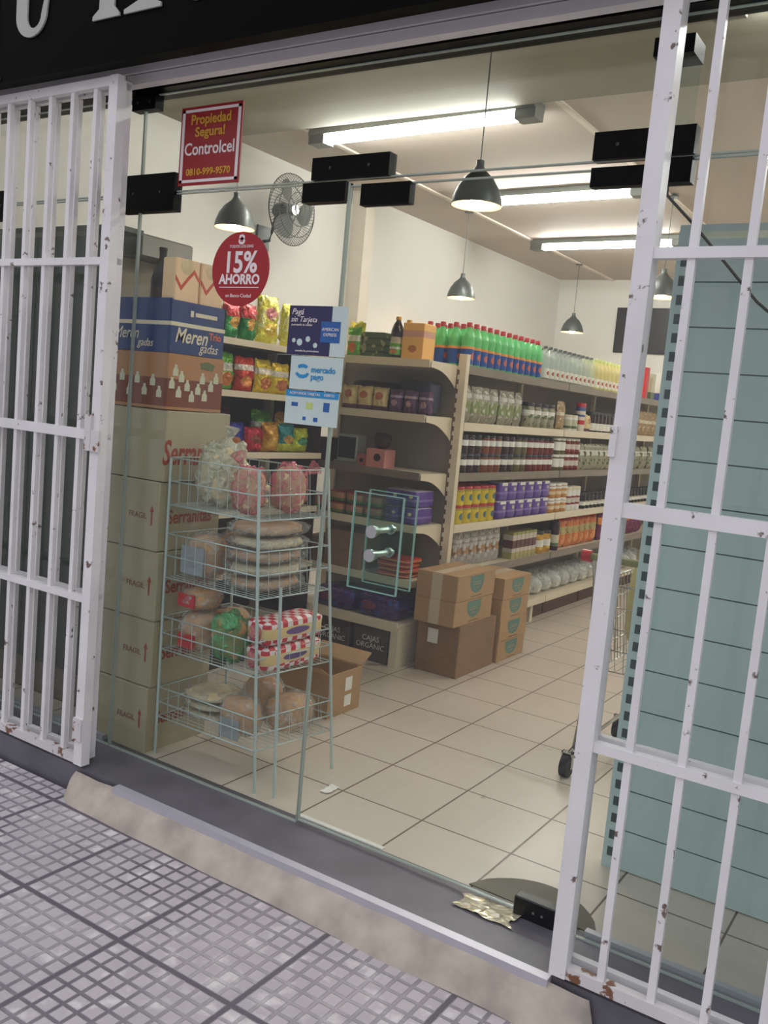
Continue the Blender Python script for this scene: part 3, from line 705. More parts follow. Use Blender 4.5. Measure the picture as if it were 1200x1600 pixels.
def jar(nm, r, h, body, lid, lab, lz=(.3, .7)):
    def f():
        t = root0(nm, 'jar')
        MB().lathe([(r*.92, 0), (r, h*.05), (r, h*.78), (r*.9, h*.85)], seg=14).build('glass_body', body, t)
        MB().lathe([(r*.96, h*.85), (r*.96, h*.99), (r*.9, h)], seg=14).build('lid', lid, t)
        MB().lathe([(r*1.012, h*lz[0]), (r*1.012, h*lz[1])], seg=14).build('jar_label', lab, t); return t
    return f
def pouch(nm, w, h, d, m, cat='bag', seal=None, seed=1, top=None):
    def f():
        t = root0(nm, cat)
        mb = pillow(MB(), w, h, d, seed); mb.v = [(x, y, z) for x, y, z in mb.v]
        mb.build('foil', m, t)
        if seal: MB().box(-w*.46, w*.46, -.0025, .0025, h*.93, h*1.02).build('seal', seal, t)
        return t
    return f
def block(nm, w, d, h, m, cat='pack', lab=None, lm='white_p', soft=.25):
    def f():
        t = root0(nm, cat)
        if soft: blob(MB(), (0, 0, h/2), w/2, d/2, h/2, 16, 10, .06, 5, 1, 7).build('wrap', m, t)
        else: MB().cbox(-w/2, w/2, -d/2, d/2, 0, h, .002).build('carton', m, t)
        if lab: MB().box(-w*lab[0], w*lab[0], -d/2-.0012, -d/2+.002, h*lab[1], h*lab[2]).build('front_label', lm, t)
        return t
    return f
PM = {}
def P_(n, *a, **k):
    PM[n] = pack(n, *a, **k); return PM[n]
P_('jar_dark', (48, 30, 30), rough=.12); P_('jar_amber', (118, 60, 30), rough=.12); P_('jar_olive', (96, 86, 44), rough=.12); P_('jar_red', (112, 34, 26), rough=.12)
P_('labelred', (206, 196, 186), bands=[(.0, .22, (128, 28, 30)), (.8, 1.01, (128, 28, 30))]); P_('labelgreen', (196, 196, 170), bands=[(.0, .3, (86, 110, 70))])
P_('pouchherb', (148, 142, 124), bands=[(.28, .62, (136, 148, 98)), (.66, .78, (206, 204, 196))], speck=((196, 192, 176), .56), rough=.2, bump=.5)
P_('pouchtan', (168, 138, 102), bands=[(.5, .62, (220, 210, 190))], speck=((214, 196, 164), .6), rough=.25, bump=.5)
P_('pouchgreenwhite', (160, 156, 132), bands=[(.55, .75, (216, 214, 200))], speck=((98, 112, 74), .57), rough=.2, bump=.6)
P_('yellowcan', (214, 190, 40), bands=[(.9, 1.01, (180, 160, 60))], spots=[(.5, .5, .2, .24, (60, 100, 120))], rough=.4)
P_('purplepack', (88, 58, 148), bands=[(.36, .48, (132, 104, 176)), (.93, 1.01, (206, 196, 220))], spots=[(.66, .62, .12, .1, (200, 190, 150))], rough=.35, bump=.3)
P_('amberjar', (190, 134, 66), bands=[(.3, .55, (222, 200, 166))], rough=.2)
P_('silver', (176, 168, 164), bands=[(.35, .55, (168, 128, 90)), (.7, .78, (214, 208, 204))], speck=((206, 202, 198), .55), rough=.25, bump=.5)
P_('brownwhite', (196, 186, 172), bands=[(.0, .25, (170, 160, 100)), (.4, .7, (96, 50, 52)), (.9, 1.01, (150, 150, 80))], rough=.4)
P_('orangepack', (206, 118, 56), bands=[(.45, .68, (176, 166, 108)), (.86, 1.01, (190, 70, 40))], spots=[(.5, .3, .3, .16, (226, 150, 90))], speck=((150, 60, 40), .64), rough=.3, bump=.4)
P_('redpurple', (122, 40, 84), bands=[(.6, .85, (216, 140, 60))], rough=.3, bump=.3)
P_('mayo', (224, 214, 196), bands=[(.3, .6, (196, 50, 46)), (.85, 1.01, (66, 90, 150))], rough=.3)
P_('darklab', (30, 26, 26), bands=[(.25, .55, (188, 180, 160))], rough=.2)
P_('sachet_cream', (222, 204, 150), bands=[(.0, .2, (104, 66, 92))], spots=[(.5, .62, .25, .16, (190, 120, 90))], rough=.4, bump=.2)
P_('sachet_purple', (96, 70, 104), bands=[(.62, .72, (180, 160, 180))], spots=[(.5, .4, .2, .14, (190, 150, 160))], rough=.3, bump=.3)
P_('greenred', (176, 130, 96), bands=[(.0, .35, (92, 124, 60)), (.82, 1.01, (170, 70, 54))], rough=.4, bump=.2)
P_('chipgreenred', (36, 140, 66), bands=[(.6, 1.01, (206, 60, 64)), (.93, 1.01, (226, 110, 110))], spots=[(.55, .45, .25, .16, (220, 170, 80))], speck=((190, 230, 190), .66), rough=.2, bump=1, metal=.35)
P_('chipyellow', (222, 214, 66), spots=[(.5, .62, .26, .13, (196, 120, 120)), (.5, .3, .3, .12, (226, 190, 70))], speck=((246, 244, 170), .6), rough=.2, bump=1, metal=.35)
P_('chipgreen', (96, 170, 60), bands=[(.5, .7, (220, 220, 210))], spots=[(.5, .3, .3, .18, (200, 120, 60))], rough=.2, bump=1, metal=.35)
P_('chipred', (196, 62, 44), bands=[(.6, .76, (222, 210, 200))], spots=[(.5, .3, .3, .16, (214, 140, 70))], rough=.2, bump=1, metal=.35)
P_('chipyel2', (220, 196, 50), bands=[(.55, .72, (226, 222, 210))], spots=[(.5, .3, .32, .17, (196, 120, 70))], rough=.2, bump=1, metal=.35)
P_('chipblue', (42, 52, 158), spots=[(.45, .35, .3, .16, (196, 120, 60))], bands=[(.0, .12, (190, 40, 60))], speck=((140, 150, 220), .64), rough=.2, bump=1, metal=.35)
P_('chippink', (196, 44, 62), spots=[(.5, .5, .3, .18, (150, 80, 60))], rough=.2, bump=1, metal=.35)
P_('chipgold', (196, 148, 52), spots=[(.5, .35, .3, .16, (220, 180, 80))], rough=.2, bump=1, metal=.35)
P_('chipteal', (40, 136, 140), bands=[(.0, .3, (190, 196, 60))], spots=[(.5, .45, .28, .16, (190, 150, 70))], rough=.2, bump=1, metal=.35)
P_('chiplime', (190, 204, 56), spots=[(.5, .45, .28, .16, (90, 160, 120))], rough=.2, bump=1, metal=.35)
P_('whiteblue', (222, 218, 214), bands=[(.0, .3, (56, 60, 140))], spots=[(.5, .5, .3, .2, (206, 150, 80))], rough=.4)
P_('darkred', (70, 20, 26), bands=[(.5, .6, (110, 40, 40))], rough=.4)
P_('orangebox', (238, 186, 108), bands=[(.62, .8, (206, 160, 140))], spots=[(.5, .3, .2, .1, (190, 120, 60))], rough=.5)
P_('greentins', (66, 90, 60), bands=[(.2, .26, (30, 40, 30)), (.46, .52, (30, 40, 30)), (.72, .78, (30, 40, 30))], speck=((150, 150, 110), .6), rough=.4)
P_('redorangepack', (206, 60, 40), bands=[(.35, .6, (226, 170, 110))], rough=.4, bump=.2)
P_('purplebag', (56, 34, 96), spots=[(.3, .5, .2, .2, (120, 60, 90))], speck=((40, 60, 140), .6), rough=.25, bump=.8)

def row(maker, label, cat, grp, plane, x, ys, z, nrows=1, drow=.08, nhigh=1, dh=.1, landmark='from the white upright', jitter=.0, skip_front=0):
    """place copies along y on the long gondola (front facing +x)"""
    p = None
    for r in range(nrows):
        for i, y in enumerate(ys):
            for h in range(nhigh):
                xx = x-r*drow+R_.uniform(-jitter, jitter); yy = y+R_.uniform(-jitter, jitter)*.5
                lb = label
                q = []
                if len(ys) > 1: q.append(ORD[i]+' '+landmark)
                if nhigh > 1: q.append('upper' if h else 'lower')
                if nrows > 1: q.append(('front row', 'second row', 'third row', 'fourth row')[r])
                lb = label+(', '+', '.join(q) if q else '')
                loc = (xx, yy, z+.0005+h*(dh+.0005)); rz_ = PI/2+R_.uniform(-.15, .15)*(1 if jitter else 0)
                if p is None:
                    p = maker(); p.location = loc; p.rotation_euler = (0, 0, rz_); p['label'] = lb; p['category'] = cat; p['group'] = grp
                else: dup(p, loc, rz_, lb, grp)
    return p
def fr(a, b_, s): n = max(1, int((b_-a)/s+.001)); return [a+s*(i+.5) for i in range(n)]
# --- top shelf: bottles, three rows deep
z = 1.60
row(bottle_green, 'green cleaner bottle with red cap', 'bottle', 'green bottles on the top shelf', 0, -2.395, fr(4.38, 5.40, .083), z, 4, .082, landmark='from white upright')
row(bottle_long('clear_vinegar_bottle', 'clearb', 'galv', 'whitelab'), 'clear bottle with white label', 'bottle', 'clear bottles on the top shelf', 0, -2.395, fr(5.42, 6.32, .081), z, 3, .083, landmark='after the green bottles')
row(bottle_long('oil_bottle', 'oil', 'lime', 'whitelab'), 'yellow oil bottle', 'bottle', 'oil bottles on the top shelf', 0, -2.395, fr(6.34, 7.10, .083), z, 3, .083, landmark='after the clear bottles')
row(block('red_carton', .07, .07, .26, 'red', 'carton', soft=0), 'tall red carton behind the gate post on top shelf', 'carton', 'cartons on the top shelf', 0, -2.41, [7.55], z)
row(block('green_white_carton', .1, .07, .2, 'labelgreen_', 'carton', soft=0) if False else block('pale_carton', .10, .07, .22, PM['labelgreen'], 'carton', soft=0), 'pale green carton on top shelf beyond the red carton', 'carton', 'cartons on the top shelf', 0, -2.41, [7.72], z)
row(block('white_purple_pack', .13, .10, .24, PM['whiteblue'], 'carton', soft=0), 'white and purple carton on top shelf', 'carton', 'cartons on the top shelf', 0, -2.41, [8.0, 8.2, 8.42], z, landmark='seen through the gate bars')
# --- second shelf
z = 1.295
row(pouch('herb_pouch', .105, .205, .05, PM['pouchherb'], seed=2), 'clear pouch of greenish dried herbs', 'pouch', 'herb pouches on the second shelf', 0, -2.40, fr(4.42, 5.22, .11), z, 2, .08, landmark='from the white upright', jitter=.006)
row(jar('dark_lid_jar', .045, .16, PM['pouchgreenwhite'], 'dark', 'white_p', (.55, .7)), 'jar of pale pickles with dark lid', 'jar', 'pickle jars on the second shelf', 0, -2.405, fr(5.25, 5.72, .11), z, 1, landmark='after the herb pouches')
row(pouch('tan_pouch', .12, .19, .05, PM['pouchtan'], seed=3), 'tan coloured paper pouch beside the pickle jars', 'pouch', None or 'tan pouches', 0, -2.40, [5.82], z)
row(jar('white_tub', .04, .11, 'white_p', 'cream', PM['labelgreen'], (.15, .7)), 'small white tub', 'tub', 'white tubs on the second shelf', 0, -2.40, [5.95, 6.05], z, landmark='after the tan pouch')
row(jar('sauce_bottle', .036, .20, PM['mayo'], 'red', PM['mayo'], (.1, .6)), 'white sauce bottle with red cap on second shelf', 'bottle', 'sauce bottles', 0, -2.39, [6.17], z)
row(pouch('snack_sachet', .09, .12, .04, PM['sachet_cream'], seed=5), 'small cream sachet next to the sauce bottle', 'sachet', 'cream sachet on second shelf', 0, -2.38, [6.29], z)
row(jar('olive_jar', .036, .15, PM['jar_dark'], 'dark', 'white_p', (.1, .45)), 'dark olive jar with black lid', 'jar', 'olive jars on the second shelf', 0, -2.40, fr(6.37, 6.95, .078), z, 2, .085, landmark='after the sauce bottle')
row(pouch('mixed_pouch', .12, .2, .05, PM['pouchtan'], seed=6), 'tan pouch far along the second shelf', 'pouch', 'far pouches on the second shelf', 0, -2.40, fr(7.05, 8.5, .135), z, landmark='after the olive jars', jitter=.005)
# --- third shelf: two-high preserves
z = 1.02
for nm, mm, ys, lb in (('dark_preserve_jar', 'jar_dark', fr(4.42, 4.68, .082), 'near black preserve jar'), ('amber_preserve_jar', 'jar_amber', fr(4.68, 4.94, .082), 'amber preserve jar'),
                       ('black_preserve_jar', 'jar_dark', fr(4.94, 5.12, .082), 'blackberry preserve jar'), ('olive_preserve_jar', 'jar_olive', fr(5.12, 5.30, .082), 'olive green preserve jar'), ('red_preserve_jar', 'jar_red', fr(5.30, 5.72, .082), 'brick red preserve jar')):
    row(jar(nm, .0385, .108, PM[mm], 'dark', 'white_p', (.42, .72)), lb, 'jar', 'preserve jars on the third shelf', 0, -2.395, ys, z, 1, .083, 2, .108, landmark='from the left')
row(jar('palmito_jar', .040, .112, PM['jar_olive'], 'white_p', 'white_p', (.25, .75)), 'pale jar with tall white label', 'jar', 'white label jars on third shelf', 0, -2.395, fr(5.74, 5.92, .085), z, 1, .083, 2, .112, landmark='after the red jars')
row(jar('tomato_jar', .040, .112, PM['jar_red'], 'white_p', PM['labelred'], (.2, .75)), 'dark red jar with cream label', 'jar', 'tomato jars on third shelf', 0, -2.395, fr(5.92, 6.18, .085), z, 1, .083, 2, .112, landmark='before the grey pouches')
row(pouch('grey_green_pouch', .09, .19, .05, PM['pouchgreenwhite'], seed=8), 'slim grey-green foil pouch', 'pouch', 'slim pouches on third shelf', 0, -2.39, fr(6.2, 8.5, .10), z, landmark='after the tomato jars', jitter=.006)
# --- fourth shelf
z = .735
row(jar('yellow_can', .046, .105, PM['yellowcan'], 'red', PM['yellowcan'], (.02, .8)), 'yellow can with red lid', 'can', 'yellow cans on the fourth shelf', 0, -2.40, fr(4.42, 4.92, .098), z, 2, .098, 2, .105, landmark='from the white upright')
row(block('purple_pack', .125, .09, .112, PM['purplepack'], 'pack', (.3, .82, .98), 'white_p'), 'purple coffee pack', 'pack', 'purple packs on the fourth shelf', 0, -2.40, fr(4.93, 5.70, .128), z, 1, .1, 2, .112, landmark='after the yellow cans')
row(jar('honey_tub', .048, .10, PM['amberjar'], 'white_p', 'white_p', (.65, .8)), 'clear tub of amber sweets', 'tub', 'amber tubs on the fourth shelf', 0, -2.40, fr(5.72, 6.04, .105), z, 1, .1, 2, .10, landmark='after the purple packs')
row(jar('white_bottle', .036, .17, 'white_p', 'cream', PM['labelred'], (.25, .6)), 'white bottle with reddish label', 'bottle', 'white bottles on the fourth shelf', 0, -2.40, fr(6.06, 6.32, .085), z, landmark='after the amber tubs')
row(jar('dark_bottle', .036, .12, PM['darklab'], 'dark', 'white_p', (.2, .4)), 'small dark jar with pale label', 'jar', 'dark jars on the fourth shelf', 0, -2.40, fr(6.36, 8.6, .082), z, 1, .085, landmark='after the white bottles')
# --- fifth shelf
z = .465
row(pouch('silver_pouch', .095, .205, .045, PM['silver'], seed=9), 'silver pouch with tan window', 'pouch', 'silver pouches on the fifth shelf', 0, -2.42, fr(4.52, 5.2, .10), z, 1, landmark='from the white upright', jitter=.004)
row(jar('cream_jar', .042, .13, PM['silver'], 'white_p', PM['amberjar'], (.15, .6)), 'short jar with tan label and white lid', 'jar', 'short jars on the fifth shelf', 0, -2.385, [4.92, 5.12], z, landmark='in front of the silver pouches') if False else None
row(block('brown_white_pack', .055, .07, .17, PM['brownwhite'], 'pack', soft=0), 'narrow maroon and white carton', 'carton', 'narrow cartons on the fifth shelf', 0, -2.40, fr(5.21, 5.60, .062), z, landmark='after the silver pouches')
row(jar('gold_jar', .05, .15, PM['chipgold'], 'dark', 'white_p', (.3, .6)), 'gold jar with white label', 'jar', 'gold jars on the fifth shelf', 0, -2.41, [5.68, 5.80], z, landmark='before the orange packs')
row(jar('syrup_bottle', .038, .20, PM['jar_dark'], 'dark', PM['labelgreen'], (.15, .55)), 'dark syrup bottle with pale green label', 'bottle', 'syrup bottle', 0, -2.39, [5.93], z)
row(pouch('orange_pouch', .115, .215, .06, PM['orangepack'], seed=11), 'orange printed pouch', 'pouch', 'orange pouches on the fifth shelf', 0, -2.40, fr(6.02, 6.78, .117), z, 1, landmark='after the syrup bottle', jitter=.004)
row(pouch('purple_orange_pouch', .115, .20, .06, PM['redpurple'], seed=12), 'purple and orange pouch', 'pouch', 'purple orange pouches on fifth shelf', 0, -2.40, fr(6.8, 7.9, .12), z, landmark='after the orange pouches', jitter=.004)
# --- bottom shelf: bagged pale goods
z = .165
def bagged(seed, w, d, h):
    def f():
        t = root0('bagged_loaf', 'bag')
        blob(MB(), (0, 0, h*.36), w*.42, d*.42, h*.34, 16, 10, .2, 4, seed, 2.4).build('contents', 'white_p', t)
        blob(MB(), (0, 0, h*.5), w*.5, d*.5, h*.5, 18, 12, .22, 6, seed+3, 2.2).build('clear_bag', 'film', t); return t
    return f
row(bagged(1, .15, .16, .17), 'clear bag of pale rounded goods', 'bag', 'clear bags on the bottom shelf', 0, -2.44, fr(5.50, 8.0, .17), z, 1, landmark='right of the box stack', jitter=.008)
t = thing('pale_ball_bag', 'round cream bundle at the front edge of the bottom shelf', 'bag', (-2.30, 5.34, .115))
t.location = (-2.395, 5.34, .1655)
blob(MB(), (0, 0, .045), .05, .055, .045, 18, 12, .16, 5, 4, 2.1).build('bundle', 'bread' if False else 'cream', t)
MB().tube([(0, 0, .085), (0, 0, .115)], [.012, .022], 8).build('tied_neck', 'cream', t)

# --- goods on the end cap (front faces -y)
def put(maker, label, loc, rz=0, cat=None, grp=None):
    p = maker(); p.location = (loc[0], loc[1], loc[2]+.0005); p.rotation_euler = (0, 0, rz); p['label'] = label
    if cat: p['category'] = cat
    if grp: p['group'] = grp
    return p
z = 1.60
put(pouch('yellow_green_pouch', .10, .19, .05, PM['chipyellow'], seed=14), 'yellow-green pouch at the left end of the end unit top', (-2.93, 4.14, z))
put(pouch('green_yellow_pouch', .085, .15, .04, PM['chipgreen'], seed=15), 'green pouch beside the yellow-green pouch on the end unit', (-2.90, 4.07, z))
put(block('green_tin_pack', .155, .14, .135, PM['greentins'], 'pack', soft=0), 'stack of dark green tins wrapped together on the end unit', (-2.785, 4.15, z))
put(bottle_long('dark_bottle', PM['jar_dark'], 'yellow', PM['labelgreen']), 'dark bottle with yellow cap on the end unit top', (-2.665, 4.24, z))
put(bottle_long('green_label_bottle', PM['darklab'], 'yellow', PM['chipgreen']), 'bottle with green label beside the orange carton', (-2.645, 4.10, z))
put(block('orange_carton', .13, .12, .19, PM['orangebox'], 'carton', soft=0), 'tall orange carton on the end unit top', (-2.535, 4.14, z))
z = 1.32
for i, x in enumerate((-2.90, -2.80, -2.70)):
    put(pouch('cream_sachet', .10, .125, .05, PM['sachet_cream'], 'sachet', seed=16+i), 'cream sachet, %s from the left on end unit second shelf' % ORD[i], (x, 4.08, z), 0, 'sachet', 'cream sachets on the end unit')
for i, x in enumerate((-2.60, -2.51, -2.42)):
    put(pouch('purple_sachet', .083, .12, .05, PM['sachet_purple'], 'sachet', seed=20+i), 'purple sachet, %s after the cream sachets' % ORD[i], (x, 4.08, z), 0, 'sachet', 'purple sachets on the end unit')
put(block('dark_pack_pile', .30, .13, .16, 'dark', 'bag', soft=1), 'large dark bag behind the cream sachets', (-2.80, 4.20, z))
put(block('blue_grey_pack', .20, .13, .18, mat('blue_grey_cloth', (58, 62, 80), .6), 'bag', soft=1), 'blue-grey bag behind the purple sachets', (-2.53, 4.20, z))
put(pouch('orange_pouch', .10, .18, .05, PM['chipgold'], seed=60), 'orange pouch at the left end of end unit second shelf', (-3.04, 4.10, z), 0, 'pouch')
put(block('dark_brown_pack', .12, .14, .13, mat('dark_brown_pack', (70, 44, 38), .4), 'pack', soft=0), 'dark brown box left of the countertop scale', (-3.045, 4.14, 1.02), 0, 'box')
put(block('brown_pack', .13, .16, .14, 'card2', 'pack', soft=0), 'short brown box beside the taller brown boxes on the end unit', (-3.045, 4.14, .455), 0, 'box')
put(block('green_red_pack', .125, .2, .09, PM['greenred'], 'pack'), 'thick red and green packet at the far left of end unit', (-3.05, 4.14, .745), 0, 'pack')
t = thing('dark_tub', 'smoky storage tub without lettering, leftmost under the end unit', 'tub', (-3.01, 3.98, .0005), 0, 'storage tubs under the end unit')
MB().cbox(-.065, .065, 0, .28, 0, .185, .008).build('tub_body', mat('smoky_tub_plain', (78, 70, 64), .3), t)
z = 1.02
t = thing('desk_scale', 'grey and white countertop scale with dark square screen', 'scale', (-2.875, 4.10, z+.0005))
MB().cbox(-.085, .085, -.05, .06, 0, .016, .004).build('base', 'fixt', t)
MB().cbox(-.078, .055, -.03, .06, .016, .158, .006).build('housing', mat('pale_scale', (176, 180, 172), .5), t)
MB().box(-.068, .045, -.0325, -.03, .03, .145).build('screen', mat('scale_screen', (44, 50, 46), .3), t)
t = thing('pink_box', 'pink box with a round dark logo beside the scale', 'box', (-2.68, 4.09, z+.0005))
MB().cbox(-.06, .06, -.045, .06, 0, .10, .003).build('carton', mat('pink_card', (206, 140, 132), .7), t)
MB().plate([(.012+.022*math.cos(2*PI*i/16), .055+.02*math.sin(2*PI*i/16)) for i in range(16)], 'y', -.0465, -.045).build('logo', 'dark', t)
t = thing('small_pink_box', 'small pink box in front of the pink box', 'box', (-2.775, 4.075, z+.0005))
MB().cbox(-.03, .03, -.02, .04, 0, .065, .003).build('carton', mat('pink_card_dull', (176, 104, 100), .7), t); MB().plate([(.012*math.cos(2*PI*i/12), .03+.012*math.sin(2*PI*i/12)) for i in range(12)], 'y', -.0215, -.02).build('logo', 'dark', t)
t = thing('dark_round_bag', 'dark brown rounded bag lying on the pink box', 'bag', (-2.68, 4.10, z+.1012))
blob(MB(), (0, 0, .045), .05, .045, .045, 16, 10, .1, 4, 3, 2.4).build('bag_body', mat('dark_brown_bag', (64, 40, 44), .4), t)
z = .745
k = 0
for h in range(2):
    for i, x in enumerate((-2.92, -2.795, -2.67)):
        put(block('green_red_pack', .118, .2, .062, PM['greenred'], 'pack'), 'red and green packet, %s %s from left on the end unit' % (('lower', 'upper')[h], ORD[i]), (x, 4.14, z+h*.0625), 0, 'pack', 'red and green packets on the end unit')
for h in range(2):
    for i, x in enumerate((-2.55, -2.45)):
        put(block('purple_wafer_pack', .095, .2, .09, PM['purplepack'], 'pack'), 'dark purple packet, %s %s on the end unit' % (('lower', 'upper')[h], ('left', 'right')[i]), (x, 4.14, z+h*.0905), 0, 'pack', 'purple packets on the end unit')
z = .455
for h in range(2):
    put(block('brown_packet', .24, .2, .10, 'card2', 'box', soft=0), '%s brown box on the end unit fourth shelf' % ('lower', 'upper')[h], (-2.84, 4.14, z+h*.1012), 0, 'box', 'brown boxes on the end unit')
for h in range(4):
    put(block('red_orange_packet', .20, .16, .026, PM['redorangepack'], 'pack', soft=1), 'red and orange packet, %s from the bottom of its pile' % ORD[h], (-2.52+.008*(h % 2), 4.12, z+h*.0265), R_.uniform(-.12, .12), 'pack', 'red and orange packets on the end unit')
z = .235
for i, (x, y, w_, h_) in enumerate([(-2.835, 4.10, .27, .11), (-2.55, 4.10, .26, .12)]):
    put(block('dark_purple_bag', w_, .24, h_, PM['purplebag'], 'bag'), 'glossy dark purple bag, %s on the end unit base' % ('left', 'right')[i], (x, y, z), 0, 'bag', 'dark purple bags on the end unit base')
for i, x in enumerate((-2.818, -2.562)):
    t = thing('dark_tub', 'smoky storage tub with pale lettering, %s under the end unit' % ('left', 'right')[i], 'tub', (x, 3.98, .0005), 0, 'storage tubs under the end unit')
    MB().cbox(-.115, .115, 0, .28, 0, .185, .008).build('tub_body', mat('smoky_tub', (78, 70, 64), .3), t)
    MB().cbox(-.119, .119, -.004, .284, .1855, .194, .004).build('tub_lid', 'panel', t)
    text('lettering', 'CAJAS\nORGANIC', .040, (0, -.002, .10), 'y', 'white_p', t)

# --- snack bags on the snack gondola (front faces +x)
def chip(mat_, label, y, z, w_=.15, h_=.20, d=.07, x=-3.02, seed=1, tilt=0, name='chip_bag'):
    p = pouch(name, w_, h_, d, PM[mat_], seed=seed)(); p.location = (x, y, z+.0008); p.rotation_euler = (0, 0, PI/2+R_.uniform(-.12, .12)+tilt); p['label'] = label; p['category'] = 'bag'; p['group'] = 'snack bags on the left shelves'
    return p
z = 1.595
chip('chipgreenred', 'green and red snack bag, nearest the carton stack on top shelf', 3.10, z, .118, .18, seed=31)
chip('chipgreenred', 'green and red snack bag, second along the top shelf', 3.22, z, .118, .17, seed=32)
chip('chipgreenred', 'green and red snack bag behind the round sticker edge', 3.34, z, .11, .175, seed=33)
chip('chipyellow', 'large yellow crisps bag leaning on the top shelf', 3.485, z, .17, .235, seed=34)
chip('chipyellow', 'large yellow crisps bag showing above the navy poster', 3.665, z, .165, .215, seed=35)
chip('chipyellow', 'large yellow crisps bag at the far end of top shelf', 3.835, z, .16, .215, seed=36)
z = 1.355
chip('whiteblue', 'white and blue snack packet on the middle shelf', 3.07, z, .10, .19, seed=37)
chip('chipgreen', 'green snack bag on the middle shelf beside white packet', 3.20, z, .13, .175, seed=38)
chip('chipred', 'red snack bag between green and yellow ones', 3.34, z, .125, .165, seed=39)
chip('chipyel2', 'yellow snack bag with brown picture after the red bag', 3.475, z, .13, .165, seed=40)
chip('chipyel2', 'yellow snack bag, left edge of the payment poster', 3.61, z, .13, .16, seed=41)
chip('chipgold', 'gold snack bag behind the payment poster', 3.745, z, .10, .17, seed=42)
chip('chipred', 'orange-red snack bag right of the posters', 3.86, z, .105, .19, seed=43)
z = 1.065
chip('darkred', 'dark red bag standing at the back of lower shelf, left', 3.12, z, .16, .21, x=-3.16, seed=44)
chip('darkred', 'dark red bag standing at the back of lower shelf, right', 3.34, z, .16, .21, x=-3.16, seed=45)
chip('chipblue', 'shiny blue snack bag on the lower shelf, left', 3.14, z, .14, .15, seed=46)
chip('chipblue', 'shiny blue snack bag with brown picture, second along', 3.29, z, .15, .14, seed=47)
chip('chippink', 'red-pink snack bag beside the blue bags', 3.44, z, .13, .12, seed=48)
chip('chipgold', 'gold snack bag on the lower shelf', 3.57, z, .12, .15, seed=49)
chip('chipteal', 'teal and lime snack bag on the lower shelf', 3.69, z, .12, .145, seed=50)
chip('chiplime', 'lime yellow snack bag at the end of lower shelf', 3.81, z, .12, .125, seed=51)
chip('chipgreen', 'dark green snack bag behind the teal one', 3.66, z, .15, .2, x=-3.16, seed=52)
chip('chipgold', 'gold snack bag at the back near the shelf end', 3.83, z, .14, .2, x=-3.16, seed=53)

# ================================================================== CARTONS
def carton(name, label, x0, x1, y0, y1, z0, z1, m, grp=None, tape=True, taped_face='y'):
    t = thing(name, label, 'box', ((x0+x1)/2, (y0+y1)/2, z0+.0005), 0, grp)
    a, b_, h = (x1-x0)/2, (y1-y0)/2, z1-z0-.001
    MB().cbox(-a, a, -b_, b_, 0, h, .003).build('carton_body', m, t)
    return t, a, b_, h
# pale carton stack by the glass
zs = [0, .25, .50, .757, 1.01, 1.268]
for i in range(5):
    y1 = 2.60 if i < 4 else 2.62
    t, a, b_, h = carton('pale_carton', ('pale cardboard carton in the left window stack, ' + ('at the very bottom', 'second from bottom', 'middle of the five', 'second from top', 'topmost with red lettering')[i]), -2.75, -2.415+.004*((i*7) % 3-1), 2.285+.004*((i*5) % 3), y1, zs[i], zs[i+1]-.003, 'cardp', 'pale cartons in the window stack')
    if i == 4:
        text('lettering', 'Serranitas', .125, (a+.0008, -.02, .10), 'x', 'redprint', t, .62, off=.002, shear=.2)
    else:
        text('lettering', 'FRAGIL', .030, (.06, -b_-.0008, .12), 'y', 'dullred', t)
        MB().plate([(.128, .09), (.136, .09), (.136, .14), (.142, .14), (.132, .162), (.122, .14), (.128, .14)], 'y', -b_-.001, -b_+.001).build('arrow_mark', 'redprint', t)
        text('lettering', 'Serranitas', .07, (a+.0008, 0, .12), 'x', 'redprint', t, .8, off=.001)
    MB().box(-a+.004, a-.004, -b_-.0006, -b_+.001, h*.5-.022, h*.5-.02).build('flap_line', 'greyprint', t) if False else None
# brown egg/jar carton
cj = pack('jar_carton_print', (178, 128, 88), bands=[(.05, .55, (124, 66, 50))], rough=.7)
t, a, b_, h = carton('jar_carton', 'brown carton printed with white jars under the blue carton', -2.75, -2.42, 2.29, 2.57, 1.268, 1.468, cj)
m_ = MB(); wj = [(-.12, .075), (-.085, .045), (-.075, .10), (-.045, .07), (-.02, .032), (.01, .06), (.03, .10), (.045, .038), (.075, .075), (.1, .105), (-.105, .12)]
def jarshape(y, z_, s=1): return [(y-.013*s, z_), (y+.013*s, z_), (y+.013*s, z_+.022*s), (y+.006*s, z_+.03*s), (y+.006*s, z_+.04*s), (y-.006*s, z_+.04*s), (y-.006*s, z_+.03*s), (y-.013*s, z_+.022*s)]
for (y, z_) in wj: m_.plate(jarshape(y, z_), 'x', a-.001, a+.0012)
for (y, z_) in [(-.11, .05), (-.07, .09), (-.03, .04), (.01, .085), (.05, .045), (.09, .08), (.125, .04)]: m_.plate(jarshape(y, z_), 'y', -b_-.0012, -b_+.001)
m_.build('printed_jars', mat('printed_white_jar', (206, 206, 180), .6), t)
MB().plate([(.02, .155), (.08, .15), (.09, .172), (.05, .182), (.015, .175)], 'x', a-.001, a+.0012).build('printed_leaf', mat('printed_leaf', (96, 110, 66), .6), t)
